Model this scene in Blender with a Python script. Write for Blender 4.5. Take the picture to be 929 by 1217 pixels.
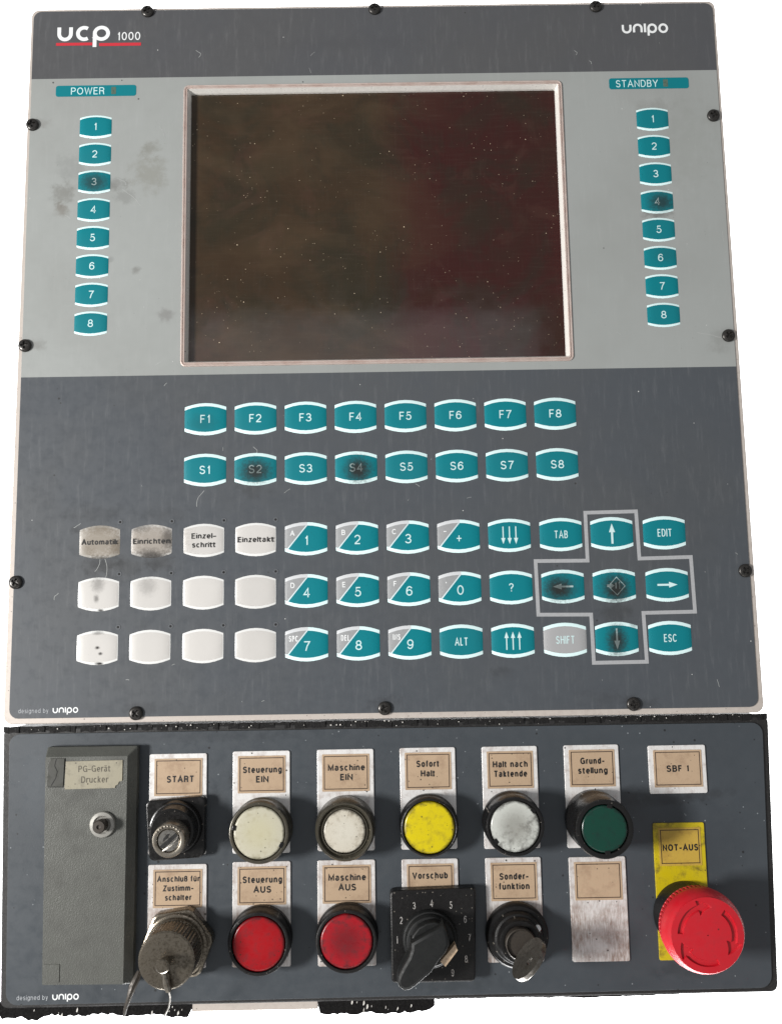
import bpy, bmesh, math, random
import numpy as np
from mathutils import Matrix, Vector, Euler
from mathutils.geometry import tessellate_polygon

for o in list(bpy.data.objects):
    bpy.data.objects.remove(o)
SC = bpy.context.scene
COL = SC.collection
random.seed(7)
MM = 0.001
# panel frame: x right, y up, z out of the panel towards the viewer (millimetres); the panel stands upright
ROOT = Matrix.Translation((-0.190, 0.0, 0.70)) @ Matrix.Rotation(math.radians(90), 4, 'X')

# ------------------------------------------------------------------ camera
CAM_R = np.array([[0.99984714, -0.01703062, 0.00395574], [0.01637908, 0.99152722, 0.1288623], [-0.00611683, -0.12877781, 0.99165461]])
CAM_C = np.array([191.772, -347.643, 478.189])
cd = bpy.data.cameras.new('camera')
cam = bpy.data.objects.new('camera', cd)
COL.objects.link(cam)
m4 = Matrix([list(CAM_R[:, 0]) + [CAM_C[0] * MM], list(CAM_R[:, 1]) + [CAM_C[1] * MM], list(CAM_R[:, 2]) + [CAM_C[2] * MM], [0, 0, 0, 1]])
cam.matrix_world = ROOT @ m4
cd.sensor_fit = 'VERTICAL'
cd.sensor_height = 24.0
cd.lens = 24.0 * 1100.0 / 1217.0
cd.clip_start = 0.01
cd.clip_end = 60
SC.camera = cam


def at(u, v, z=0.0):
    """photo measurement (929 x 1217) -> millimetres on the plane z of the panel"""
    d = CAM_R.T @ np.array([(u - 464.5) / 1100., -(v - 608.5) / 1100., -1.])
    t = (z - CAM_C[2]) / d[2]
    q = CAM_C + t * d
    return float(q[0]), float(q[1])


# ------------------------------------------------------------------ light
W = bpy.data.worlds.new('World')
SC.world = W
W.use_nodes = True
W.node_tree.nodes['Background'].inputs[0].default_value = (0.97, 0.985, 1.0, 1)
W.node_tree.nodes['Background'].inputs[1].default_value = 0.33


def area(name, pos, target, sx, sy, power, col):
    """pos / target in panel millimetres"""
    l = bpy.data.lights.new(name, 'AREA')
    l.shape = 'RECTANGLE'
    l.size, l.size_y = sx, sy
    l.energy = power
    l.color = col
    o = bpy.data.objects.new(name, l)
    COL.objects.link(o)
    p = ROOT @ (Vector(pos) * MM)
    t = ROOT @ (Vector(target) * MM)
    o.matrix_world = Matrix.Translation(p) @ (t - p).to_track_quat('-Z', 'Y').to_matrix().to_4x4()
    return o


area('window_light', (-1180, -440, 1060), (190, -420, 0), 0.26, 0.32, 48, (1.0, 0.985, 0.96))
area('screen_band_light', (142, 350, 1900), (142, 350, 0), 0.925, 0.30, 1.0, (0.96, 0.94, 1.0))  # added lamp, mirrored in the screen as its pale lower band
area('low_fill_light', (150, -1500, 700), (190, -300, 0), 0.8, 0.5, 2.4, (1.0, 0.99, 0.97))  # added weak fill from below, lifts the bezel's upper bevel
area('backdrop_light_high', (190, 2300, -700), (190, 0, -1900), 1.8, 0.5, 260, (1, 1, 1))  # added lamp above the view, washes the backdrop out to white
area('backdrop_light_low', (190, -2600, -700), (190, -700, -1900), 1.8, 0.5, 260, (1, 1, 1))  # its added counterpart below the view, also whitening the backdrop
vs = SC.view_settings
vs.view_transform = 'Standard'
vs.look = 'None'
vs.exposure = 0.0
vs.gamma = 1.0
vs.use_curve_mapping = False
SC.cycles.max_bounces = 8


# ------------------------------------------------------------------ materials
def srgb(r, g, b):
    f = lambda c: (c / 255 / 12.42) if c / 255 <= 0.04045 else ((c / 255 + 0.055) / 1.055) ** 2.4
    return (f(r), f(g), f(b), 1.0)


class NT:
    def __init__(s, name):
        s.m = bpy.data.materials.new(name)
        s.m.use_nodes = True
        s.t = s.m.node_tree
        s.b = s.t.nodes['Principled BSDF']
        s._mm = None

    def n(s, ty, **k):
        q = s.t.nodes.new(ty)
        for a, v in k.items():
            setattr(q, a, v)
        return q

    def l(s, a, b):
        s.t.links.new(a, b)

    def setin(s, q, i, v):
        if hasattr(v, 'is_linked') or isinstance(v, bpy.types.NodeSocket):
            s.l(v, q.inputs[i])
        else:
            q.inputs[i].default_value = v

    def math(s, op, a, b=0.0, c=0.0, clamp=False):
        q = s.n('ShaderNodeMath', operation=op, use_clamp=clamp)
        s.setin(q, 0, a); s.setin(q, 1, b)
        if op in ('MULTIPLY_ADD',): s.setin(q, 2, c)
        return q.outputs[0]

    def mm(s):
        """position in panel millimetres"""
        if s._mm is None:
            g = s.n('ShaderNodeNewGeometry')
            mp = s.n('ShaderNodeMapping')
            mp.vector_type = 'POINT'
            # world -> panel: rotate -90 about X, scale 1000
            mp.inputs['Rotation'].default_value = (math.radians(-90), 0, 0)
            mp.inputs['Scale'].default_value = (1000, 1000, 1000)
            mp.inputs['Location'].default_value = (190, -700, 0)
            s.l(g.outputs['Position'], mp.inputs[0])
            s._mm = mp.outputs[0]
        return s._mm

    def noise(s, scale, detail=3, rough=0.55, vec=None, dist=0.0, stretch=None):
        q = s.n('ShaderNodeTexNoise')
        q.inputs['Scale'].default_value = scale
        q.inputs['Detail'].default_value = detail
        q.inputs['Roughness'].default_value = rough
        q.inputs['Distortion'].default_value = dist
        v = vec or s.mm()
        if stretch:
            w = s.n('ShaderNodeVectorMath', operation='MULTIPLY')
            s.l(v, w.inputs[0]); w.inputs[1].default_value = stretch
            v = w.outputs[0]
        s.l(v, q.inputs['Vector'])
        return q.outputs['Fac']

    def ramp(s, v, a, b, o0=0.0, o1=1.0, smooth=True):
        q = s.n('ShaderNodeMapRange')
        q.interpolation_type = 'SMOOTHSTEP' if smooth else 'LINEAR'
        s.setin(q, 0, v)
        q.inputs[1].default_value = a; q.inputs[2].default_value = b
        q.inputs[3].default_value = o0; q.inputs[4].default_value = o1
        return q.outputs[0]

    def mix(s, fac, a, b, mode='MIX'):
        q = s.n('ShaderNodeMix', data_type='RGBA', blend_type=mode)
        s.setin(q, 0, fac); s.setin(q, 6, a); s.setin(q, 7, b)
        return q.outputs[2]

    def specks(s, scale, size, dens, seed=0.0):
        """isolated dots: 1 inside a dot"""
        v = s.n('ShaderNodeTexVoronoi')
        v.inputs['Scale'].default_value = scale
        w = s.n('ShaderNodeVectorMath', operation='MULTIPLY_ADD')
        s.l(s.mm(), w.inputs[0]); w.inputs[1].default_value = (1, 1, 0); w.inputs[2].default_value = (seed, seed * .7, 0)
        s.l(w.outputs[0], v.inputs['Vector'])
        sep = s.n('ShaderNodeSeparateColor')
        s.l(v.outputs['Color'], sep.inputs[0])
        near = s.math('LESS_THAN', v.outputs['Distance'], s.math('MULTIPLY', sep.outputs[1], size))
        pick = s.math('LESS_THAN', sep.outputs[0], dens)
        return s.math('MULTIPLY', near, pick)

    def stain(s, base, x, y, rx, ry, k, col, nz, rag=0.9):
        a = s.n('ShaderNodeVectorMath', operation='SUBTRACT')
        s.l(s.mm(), a.inputs[0]); a.inputs[1].default_value = (x, y, 0)
        b = s.n('ShaderNodeVectorMath', operation='MULTIPLY')
        s.l(a.outputs[0], b.inputs[0]); b.inputs[1].default_value = (1 / rx, 1 / ry, 0)
        c = s.n('ShaderNodeVectorMath', operation='LENGTH')
        s.l(b.outputs[0], c.inputs[0])
        d = s.math('MULTIPLY_ADD', s.math('SUBTRACT', nz, 0.5), rag * 2.2, c.outputs['Value'])
        f = s.ramp(d, 1.0, 0.15, 0.0, k)
        return s.mix(f, base, col)

    def out(s, col, rough=0.5, metal=0.0, spec=0.5, bump=None, bstr=0.2, bdist=0.0001):
        s.setin(s.b, 'Base Color', col)
        s.setin(s.b, 'Roughness', rough)
        s.setin(s.b, 'Metallic', metal)
        s.b.inputs['Specular IOR Level'].default_value = spec
        if bump is not None:
            q = s.n('ShaderNodeBump')
            q.inputs['Strength'].default_value = bstr
            q.inputs['Distance'].default_value = bdist
            s.l(bump, q.inputs['Height'])
            s.l(q.outputs[0], s.b.inputs['Normal'])
        return s.m


GRIME = srgb(38, 34, 31)
KEY_STAINS = [(124.3, -263, 11.5, 9.5, .93), (178, -263, 10.5, 10.5, .95), (280.5, -327, 10.5, 9, .93), (310, -327.5, 9.5, 11, .95), (309, -354, 7.5, 12, .93),
              (36.2, -101.8, 11, 8, .7), (344.5, -117.8, 9.5, 8, .78), (282, -326, 15, 10, .3), (309, -327, 14, 12, .35), (44, -291, 16, 5, .5, (70, 60, 46)), (35, -304, 9, 8, .5, (70, 60, 46)), (54, -303, 8, 9, .6, (60, 52, 42)), (44, -299, 26, 20, .72, (112, 100, 82)), (71, -299, 26, 20, .66, (116, 104, 90)), (44, -308, 14, 3, .8), (71, -308, 14, 3, .85), (44, -353, 1.8, 1.2, 1.), (45.6, -356, 1.7, 1.1, .9), (45, -361, 3.2, 1.1, 1.), (45, -334, 2.2, 1.0, .9), (42.8, -328, 2, 3, .6),
              (70, -306.5, 13, 5.5, .8), (79, -297, 5, 9, .6), (64, -291, 9, 4.5, .5), (43.5, -320.5, 5, 6, .45), (69, -322, 7, 7, .3), (318, -345.5, 3, 3.5, .4), (97, -237, 11, 8, .22), (345, -148, 9, 7, .2), (44, -345.5, 4, 1.6, .5)]


def grimed(name, col, rough=.42, var=.06, spec=.5, stains=KEY_STAINS, k=1.0, fine=True):
    t = NT(name)
    n1 = t.noise(.06, 4)
    c = t.mix(t.ramp(n1, .3, .7, 0, var * 2), col, tuple(x * .7 for x in col[:3]) + (1,))
    if fine:
        n2 = t.noise(1.1, 3, .7)
        c = t.mix(t.ramp(n2, .62, .8, 0, .22), c, tuple(x * .55 for x in col[:3]) + (1,))
    oi = t.n('ShaderNodeObjectInfo')
    c = t.mix(t.ramp(oi.outputs['Random'], 0, 1, 0, .2, False), c, tuple(x * .55 + .02 for x in col[:3]) + (1,))
    nz = t.noise(.75, 6, .8)
    for st_ in stains:
        x, y, rx, ry, s_ = st_[:5]
        c = t.stain(c, x, y, rx, ry, s_ * k, srgb(*st_[5]) if len(st_) > 5 else GRIME, nz, .5)
    return t.out(c, t.ramp(n1, .3, .7, rough - .06, rough + .08), spec=spec)


def plain(name, col, rough=.5, metal=0., spec=.5, var=.15, scale=.4, bump=0.0, bscale=3., bdist=.0001, dust=0., dustcol=(170, 165, 158), stretch=None, dark=None, speck=0.):
    t = NT(name)
    n1 = t.noise(scale, 4, .6, stretch=stretch)
    dk = dark or tuple(x * .55 for x in col[:3]) + (1,)
    c = t.mix(t.ramp(n1, .35, .75, 0, min(1, var * 3)), col, dk)
    if dust > 0:
        n2 = t.noise(1.6, 4, .75)
        c = t.mix(t.ramp(n2, .5, .78, 0, dust), c, srgb(*dustcol))
    if speck > 0:
        c = t.mix(t.math('MULTIPLY', t.specks(.8, .28, speck, 3.3), .7), c, srgb(*dustcol))
    bn = t.noise(bscale, 3, .6, stretch=stretch) if bump > 0 else None
    return t.out(c, t.ramp(n1, .3, .7, max(.03, rough - .1), min(1, rough + .1)), metal, spec, bn, bump, bdist)


def overlay_upper():
    t = NT('printed_overlay_grey_bands')
    sep = t.n('ShaderNodeSeparateXYZ'); t.l(t.mm(), sep.inputs[0])
    y = sep.outputs[1]
    mid = t.math('MULTIPLY', t.math('LESS_THAN', y, -40.6), t.math('GREATER_THAN', y, -210.4))
    top = t.math('GREATER_THAN', y, -41.5)
    dark = t.mix(top, srgb(69, 73, 78), srgb(74, 75, 78))
    c = t.mix(mid, dark, srgb(146, 149, 147))
    big = t.noise(.012, 4, .6)
    c = t.mix(t.ramp(big, .35, .7, 0, .25), c, t.mix(.5, c, srgb(88, 84, 76)))
    nz = t.noise(.16, 6, .7)
    fine = t.noise(2.2, 3, .7, stretch=(1, 1, 0))
    c = t.mix(t.ramp(fine, .55, .8, 0, .10), c, srgb(40, 40, 40))
    streak = t.noise(.35, 5, .7, stretch=(1.1, .12, 0))
    c = t.mix(t.ramp(streak, .5, .8, 0, .07), c, srgb(190, 190, 190))
    S = [(66, -97, 13, 12, .55, (108, 104, 90)), (66, -83, 6, 7, .6, (96, 92, 78)), (24, -92, 10, 9, .32, (96, 96, 96)), (20, -108, 8, 8, .7, (88, 84, 76)), (19, -117, 5, 5, .75, (92, 82, 70)),
         (46, -103, 9, 5, .7, (80, 76, 72)), (54, -110, 8, 5, .45, (90, 88, 84)), (45, -146, 3.5, 2.4, .3, (60, 60, 60)), (38, -169, 5, 4, .7, (84, 80, 76)), (60, -152, 3, 3, .7, (82, 78, 72)),
         (343, -124.5, 9, 3, .8, (70, 68, 66)), (344, -62, 12, 5, .35, (104, 102, 96)), (76, -177, 5, 5, .6, (88, 82, 80)), (360, -85, 22, 30, .16, (104, 104, 92)),
         (123, -272, 10, 6, .45, (50, 50, 48)), (44, -311, 13, 6, .75, (42, 42, 42)), (58, -312, 16, 8, .5, (44, 44, 42)), (76, -310, 12, 6, .6, (44, 42, 40)), (42, -284, 20, 6, .4, (46, 46, 46)), (80, -285, 14, 5, .3, (50, 50, 50)),
         (309, -340, 10, 8, .6, (40, 40, 40)), (318, -386, 12, 5, .65, (40, 40, 42)), (302, -384, 16, 6, .35, (46, 46, 48)), (190, -384, 12, 5, .55, (44, 44, 46)), (66, -384, 10, 5, .5, (50, 50, 52)),
         (32, -292, 5, 3, .6, (30, 30, 30)), (250, -368, 8, 3, .4, (40, 40, 42)), (16, -300, 14, 60, .22, (58, 60, 62)), (4, -67, 9, 4, .5, (104, 98, 94)), (6, -193, 9, 4, .6, (96, 92, 88)), (372, -196, 8, 8, .4, (100, 98, 94)),
         (180, -22, 60, 6, .15, (60, 60, 62)), (345, -300, 30, 60, .12, (54, 58, 60))]
    for (x, y_, rx, ry, k, col) in S:
        c = t.stain(c, x, y_, rx * 1.1, ry * 1.1, k * .62, srgb(*col), nz, 1.0)
    c = t.mix(t.math('MULTIPLY', t.specks(.13, .045, .5, 0), .7), c, srgb(215, 215, 212))
    c = t.mix(t.math('MULTIPLY', t.specks(.10, .06, .4, 31), .75), c, srgb(38, 36, 34))
    sp = t.math('MULTIPLY', t.specks(.6, .14, .25, 11), t.ramp(t.noise(.05, 3), .52, .62))
    c = t.mix(t.math('MULTIPLY', sp, .5), c, srgb(56, 52, 48))
    b = t.noise(1.4, 3, .6)
    return t.out(c, t.ramp(nz, .3, .7, .36, .55), spec=.45, bump=b, bstr=.12, bdist=.0001)


def overlay_lower():
    t = NT('printed_overlay_blue_grey')
    c = srgb(61, 66, 71)
    big = t.noise(.015, 4, .6)
    c = t.mix(t.ramp(big, .35, .7, 0, .35), c, srgb(50, 54, 58))
    nz = t.noise(.16, 6, .7)
    fine = t.noise(2.0, 3, .75, stretch=(1, 1, 0))
    c = t.mix(t.ramp(fine, .5, .8, 0, .22), c, srgb(34, 36, 38))
    S = [(105, -429, 7, 6, .5, (34, 36, 38)), (113, -420, 3, 3, .7, (28, 28, 30)), (330, -433, 22, 4, .75, (36, 36, 38)), (350, -431, 16, 3, .6, (40, 40, 42)), (100, -398, 60, 4, .4, (40, 42, 46)),
         (16, -420, 10, 30, .25, (92, 98, 104)), (30, -519, 30, 4, .3, (44, 48, 52)), (260, -520, 120, 5, .2, (50, 56, 62)), (310, -435, 12, 12, .5, (38, 38, 40)), (355, -450, 20, 25, .25, (48, 52, 58)), (335, -514, 20, 5, .5, (40, 44, 46)), (220, -519, 30, 5, .5, (42, 46, 48))]
    for (x, y_, rx, ry, k, col) in S:
        c = t.stain(c, x, y_, rx * 1.1, ry * 1.1, k * .62, srgb(*col), nz, 1.0)
    c = t.mix(t.math('MULTIPLY', t.specks(.3, .11, .5, 5), .6), c, srgb(150, 155, 158))
    c = t.mix(t.math('MULTIPLY', t.specks(.2, .14, .4, 55), .8), c, srgb(24, 24, 24))
    return t.out(c, t.ramp(nz, .3, .7, .36, .55), spec=.45, bump=fine, bstr=.2, bdist=.0002)


def screen_mat():
    t = NT('dirty_brown_screen_with_reflection')
    sep = t.n('ShaderNodeSeparateXYZ'); t.l(t.mm(), sep.inputs[0])
    x, y = sep.outputs[0], sep.outputs[1]
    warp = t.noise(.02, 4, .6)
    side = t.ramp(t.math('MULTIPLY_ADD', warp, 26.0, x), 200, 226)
    c = t.mix(side, srgb(52, 39, 26), srgb(50, 20, 17))  # reddish reflection on the right half, painted into the base colour
    n = t.noise(.022, 5, .65, dist=.6)
    c = t.mix(t.ramp(n, .46, .62, 0, .45), c, srgb(32, 34, 25))
    n3 = t.noise(.035, 5, .6, dist=1.2)
    c = t.mix(t.ramp(n3, .55, .68, 0, .22), c, srgb(74, 50, 42))
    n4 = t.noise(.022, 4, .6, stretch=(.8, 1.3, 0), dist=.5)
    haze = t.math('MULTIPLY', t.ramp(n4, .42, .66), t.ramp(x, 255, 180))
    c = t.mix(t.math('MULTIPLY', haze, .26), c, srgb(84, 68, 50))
    n5 = t.noise(.02, 3, .5)
    c = t.mix(t.math('MULTIPLY', t.ramp(n5, .5, .68), .35), c, srgb(36, 35, 24))
    wipe = t.noise(.8, 4, .7, stretch=(.06, 1, 0))
    c = t.mix(t.ramp(wipe, .5, .78, 0, .10), c, srgb(92, 84, 74))
    wipe2 = t.noise(.8, 4, .7, stretch=(1, .06, 0))
    c = t.mix(t.ramp(wipe2, .5, .78, 0, .07), c, srgb(88, 80, 70))
    clump = t.ramp(t.noise(.045, 3), .42, .62)
    for sc, sz, d, sd in ((.85, .17, .16, 2), (.5, .13, .16, 17), (.22, .07, .35, 33)):
        f = t.math('MULTIPLY', t.specks(sc, sz, d, sd), clump if sc > .3 else 1.0)
        c = t.mix(t.math('MULTIPLY', f, .75), c, srgb(225, 205, 175))
    return t.out(c, t.ramp(t.noise(.1, 4), .3, .7, .05, .12), spec=.4)


def plate_mat(name, col, dirt_and_shade):
    t = NT(name)
    nz = t.noise(.2, 6, .7)
    st = t.noise(.5, 4, .7, stretch=(2.2, .4, 0))
    c = t.mix(t.ramp(nz, .45, .7, 0, .45), col, dirt_and_shade)
    c = t.mix(t.ramp(st, .5, .75, 0, .5), c, t.mix(.6, col, dirt_and_shade))
    # shadow painted brown on the plates' lower halves; rust on the blank one
    sep = t.n('ShaderNodeSeparateXYZ'); t.l(t.mm(), sep.inputs[0])
    y = sep.outputs[1]
    lo = t.math('ADD', t.math('MULTIPLY', t.ramp(y, -426, -431), t.ramp(y, -457, -456, 1, 0)), t.ramp(y, -479, -485))
    lo = t.math('MULTIPLY', lo, t.math('MULTIPLY', t.ramp(st, .3, .7, .12, .5), t.ramp(t.noise(.07, 3), .35, .65, .35, 1.0)))
    c = t.mix(lo, c, dirt_and_shade)
    c = t.mix(t.math('MULTIPLY', t.specks(.35, .2, .35, 9), .85), c, srgb(34, 28, 24))
    return t.out(c, .42, .25, .5, t.noise(3), .1)


def wear_mat(name, col, dark, k, rough=.4, scale=.25, spec=.5, speck=.3, ring=0.0, mid=None):
    t = NT(name)
    n = t.noise(scale, 6, .7)
    st = t.noise(.6, 4, .75, stretch=(1.6, .3, 0))
    c = t.mix(t.ramp(n, .45, .72, 0, k), col, dark)
    c = t.mix(t.ramp(st, .55, .8, 0, k * .7), c, dark)
    c = t.mix(t.math('MULTIPLY', t.specks(.5, .2, speck, 13), .8), c, srgb(40, 32, 26))
    if ring:
        # dirt packed against the lens edge, and the rubbed or smudged middle
        tc = t.n('ShaderNodeTexCoord')
        ln = t.n('ShaderNodeVectorMath', operation='LENGTH')
        fl = t.n('ShaderNodeVectorMath', operation='MULTIPLY')
        t.l(tc.outputs['Object'], fl.inputs[0]); fl.inputs[1].default_value = (1000, 1000, 0)
        t.l(fl.outputs[0], ln.inputs[0])
        d = t.math('MULTIPLY_ADD', t.math('SUBTRACT', n, .5), 5.0, ln.outputs['Value'])
        if mid:
            c = t.mix(t.ramp(d, ring * .95, ring * .15, 0, mid[3]), c, srgb(*mid[:3]))
        c = t.mix(t.ramp(d, ring * .84, ring * 1.02, 0, .75), c, tuple(x * .3 for x in dark[:3]) + (1,))
    m = t.out(c, t.ramp(n, .3, .7, rough - .08, rough + .12), 0, spec)
    return m


M = dict(
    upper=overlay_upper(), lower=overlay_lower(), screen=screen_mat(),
    teal=grimed('teal_key_print', srgb(0, 114, 124), .5, spec=.22),
    white=grimed('white_key_print', srgb(216, 240, 240), .4),
    grey=grimed('grey_key_print', srgb(158, 158, 159), .4),
    legend=grimed('pale_legend_print', srgb(200, 226, 226), .45, k=.88, fine=False),
    cream=grimed('cream_pocket_window', srgb(196, 193, 189), .35, var=.1),
    rimwhite=grimed('white_pocket_frame', srgb(220, 220, 218), .4),
    black_ink=plain('black_ink', srgb(26, 24, 24), .5, var=.05),
    faded_ink=plain('faded_ink', srgb(78, 72, 60), .5, var=.2, scale=1.5),
    brown_ink=plain('dark_brown_line', srgb(52, 38, 30), .5, var=.1),
    white_ink=plain('white_ink', srgb(226, 228, 228), .45, var=.06, scale=1.2),
    pale_ink=plain('dull_white_ink', srgb(165, 168, 172), .5, var=.2, scale=1.5),
    numeral_ink=plain('worn_white_numerals', srgb(190, 186, 182), .5, var=.35, scale=1.2, dark=srgb(60, 58, 58)),
    red_ink=plain('red_ink', srgb(190, 44, 56), .45, var=.08),
    grey_line=plain('grey_line_print', srgb(160, 161, 163), .45, var=.1, scale=.8),
    led=plain('unlit_lamp_window', srgb(84, 104, 92), .3, var=.3, scale=.8),
    alu=plain('worn_aluminium', srgb(192, 183, 175), .42, .2, var=.12, scale=.3, bump=.1, stretch=(1, 1, 1), dark=srgb(150, 138, 132), speck=.12, dustcol=(60, 52, 46)),
    beige=plain('stained_bare_aluminium', srgb(192, 176, 168), .42, .3, var=.2, scale=.12, dark=srgb(160, 134, 124)),
    bevelm=plain('bright_milled_bevel', srgb(226, 222, 216), .35, .2, var=.08, scale=.4, speck=.1, dustcol=(80, 74, 66)),
    rubber=plain('dusty_black_rubber', srgb(22, 21, 21), .75, spec=.25, var=.2, scale=1., bump=.6, bscale=1.2, bdist=.0006, dust=.12, dustcol=(90, 88, 86), speck=.3),
    case=plain('black_case', srgb(25, 24, 24), .55, var=.2, scale=.6, dust=.12, bump=.3, bscale=1.5, bdist=.0003),
    screw=plain('black_steel_screw', srgb(58, 56, 54), .34, .6, var=.3, scale=1.2, dust=.12),
    blackp=plain('black_plastic', srgb(19, 18, 18), .28, spec=.4, var=.2, scale=.6, dust=.03, dustcol=(120, 114, 106), speck=.15, bump=.15, bscale=1.5, bdist=.0002),
    blackm=plain('matt_black_plastic', srgb(20, 19, 19), .42, spec=.3, var=.2, scale=.6, dust=.03, dustcol=(120, 114, 106), speck=.25, bump=.3, bscale=1.3, bdist=.0003),
    knobm=plain('smooth_dark_grey_plastic', srgb(23, 24, 24), .5, spec=.3, var=.15, scale=.3, dust=.06, dustcol=(110, 108, 104), bump=.1, bscale=1.5),
    olive=plain('grimy_olive_bezel', srgb(74, 70, 60), .33, .35, var=.3, scale=.35, dust=.2, dustcol=(130, 122, 104), speck=.2),
    red=wear_mat('red_lens', srgb(140, 8, 18), srgb(92, 10, 20), .7, .3, spec=.4, ring=12.6, mid=(160, 12, 20, .4)),
    redworn=wear_mat('worn_red_lens', srgb(150, 16, 28), srgb(84, 22, 28), .85, .32, spec=.4, ring=12.6, mid=(92, 20, 26, .75)),
    yellow=wear_mat('yellow_lens', srgb(196, 178, 4), srgb(140, 124, 10), .65, .32, speck=.6, ring=12.4),
    greenl=wear_mat('dark_green_lens', srgb(4, 54, 42), srgb(3, 34, 30), .6, .25, speck=.2, ring=11),
    ivory=wear_mat('ivory_lens', srgb(178, 174, 156), srgb(146, 138, 108), .6, .3, speck=.4, ring=12.9, mid=(176, 170, 136, .5)),
    ivory2=wear_mat('stained_ivory_lens', srgb(186, 180, 166), srgb(124, 112, 92), .6, .3, speck=.4, ring=10.3, mid=(196, 192, 180, .5)),
    greyl=wear_mat('smudged_white_lens', srgb(182, 184, 178), srgb(66, 62, 57), .75, .32, scale=.16, speck=.3, ring=12.0, mid=(96, 92, 84, .55)),
    estop=wear_mat('red_mushroom_plastic', srgb(178, 14, 30), srgb(146, 14, 28), .35, .48, speck=.04),
    plate=plate_mat('dirty_shaded_label_plate', srgb(222, 220, 218), srgb(142, 120, 108)),
    yplate=wear_mat('dirty_yellow_label_plate', srgb(188, 168, 16), srgb(96, 80, 30), .85, .4, scale=.14, speck=.3),
    paper=wear_mat('yellowed_paper', srgb(172, 148, 122), srgb(132, 106, 84), .55, .55, scale=.12, speck=.45),
    ypaper=wear_mat('brown_yellow_paper', srgb(184, 152, 62), srgb(140, 108, 48), .6, .5, scale=.14, speck=.3),
    tin=wear_mat('tarnished_tin_label', srgb(146, 140, 122), srgb(100, 94, 78), .6, .4, scale=.2, speck=.4),
    cover=plain('olive_grey_textured_cover', srgb(76, 77, 72), .5, var=.2, scale=.1, bump=.6, bscale=1.6, bdist=.0003, dust=.08, dustcol=(140, 138, 128), dark=srgb(60, 60, 56)),
    cover2=plain('smooth_olive_patch', srgb(62, 62, 57), .4, var=.2, scale=.3, bump=.2),
    nickel=plain('worn_nickel', srgb(140, 134, 124), .34, .8, var=.3, scale=.5, dark=srgb(84, 76, 66), bump=.25, bscale=1.5, bdist=.0002, dust=.1),
    brass=plain('tarnished_plug_metal', srgb(128, 120, 108), .27, .85, var=.3, scale=.9, dark=srgb(56, 50, 42), bump=.3, bscale=1.3, bdist=.0002, dust=.15, dustcol=(160, 148, 126)),
    chrome=plain('scratched_chrome', srgb(205, 200, 192), .2, 1., var=.3, scale=.8, dark=srgb(70, 66, 60), bump=.3, bscale=1.6, bdist=.0002),
    keymetal=plain('dull_key_nickel', srgb(116, 112, 106), .34, .8, var=.35, scale=.5, dark=srgb(78, 74, 68), bump=.35, bscale=1.2, bdist=.0002),
    bright=plain('bright_nickel_ring', srgb(160, 158, 152), .35, .4, var=.2, scale=.6),
    darkmetal=plain('blackened_strap', srgb(62, 56, 50), .5, .3, var=.3, scale=.8),
    pointer=plain('cream_pointer_plastic', srgb(200, 176, 148), .5, var=.2, scale=.8, dark=srgb(150, 120, 98)),
    wire=plain('steel_wire', srgb(110, 106, 100), .4, .7, var=.3, scale=1.),
    tar=plain('black_ragged_foam', srgb(16, 15, 15), .85, spec=.15, var=.2, scale=1., bump=.5, bscale=.7, bdist=.001, dust=.05),
    fleck=plain('pale_paint_flake', srgb(206, 202, 196), .6, var=.2, scale=.8),
    backdrop=plain('white_studio_paper', srgb(245, 245, 245), .9, spec=.1, var=.01, scale=.001),
    scratch=plain('pale_scratch', srgb(168, 170, 168), .5, var=.1),
    lampring=plain('grey_lamp_ring', srgb(84, 87, 91), .5, var=.2, scale=.8),
    hole=plain('dark_hole', srgb(14, 13, 13), .8, var=.1),
)


# num keys: grey corner / teal split by a pale diagonal (flat print, key's own coordinates)
def split_mat():
    t = NT('grey_and_teal_key_print')
    tc = t.n('ShaderNodeTexCoord')
    sep = t.n('ShaderNodeSeparateXYZ'); t.l(tc.outputs['Object'], sep.inputs[0])
    x = t.math('MULTIPLY', sep.outputs[0], 1000.); y = t.math('MULTIPLY', sep.outputs[1], 1000.)
    # line from (-10.5,-7) to (1.3, 7.5)
    d = t.math('SUBTRACT', t.math('MULTIPLY', t.math('ADD', x, 10.6), .776), t.math('MULTIPLY', t.math('ADD', y, 6.6), .631))
    nz = t.noise(1., 3)
    g = t.mix(t.ramp(nz, .4, .7, 0, .2), srgb(146, 147, 148), srgb(120, 122, 124))
    te = t.mix(t.ramp(nz, .55, .75, 0, .25), srgb(0, 114, 124), srgb(0, 84, 94))
    c = t.mix(t.math('GREATER_THAN', d, -.28), g, srgb(200, 216, 218))
    c = t.mix(t.math('GREATER_THAN', d, .28), c, te)
    return t.out(c, .5, spec=.22)


def splitarc_mat():
    t = NT('white_arc_grey_end')
    tc = t.n('ShaderNodeTexCoord')
    sep = t.n('ShaderNodeSeparateXYZ'); t.l(tc.outputs['Object'], sep.inputs[0])
    x = t.math('MULTIPLY', sep.outputs[0], 1000.); y = t.math('MULTIPLY', sep.outputs[1], 1000.)
    lf = t.math('MULTIPLY', t.math('LESS_THAN', x, .8), t.math('GREATER_THAN', y, 0.))
    c = t.mix(lf, srgb(216, 240, 240), srgb(200, 202, 204))
    return t.out(c, .4)


M['split'] = split_mat()
M['splitarc'] = splitarc_mat()


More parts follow.
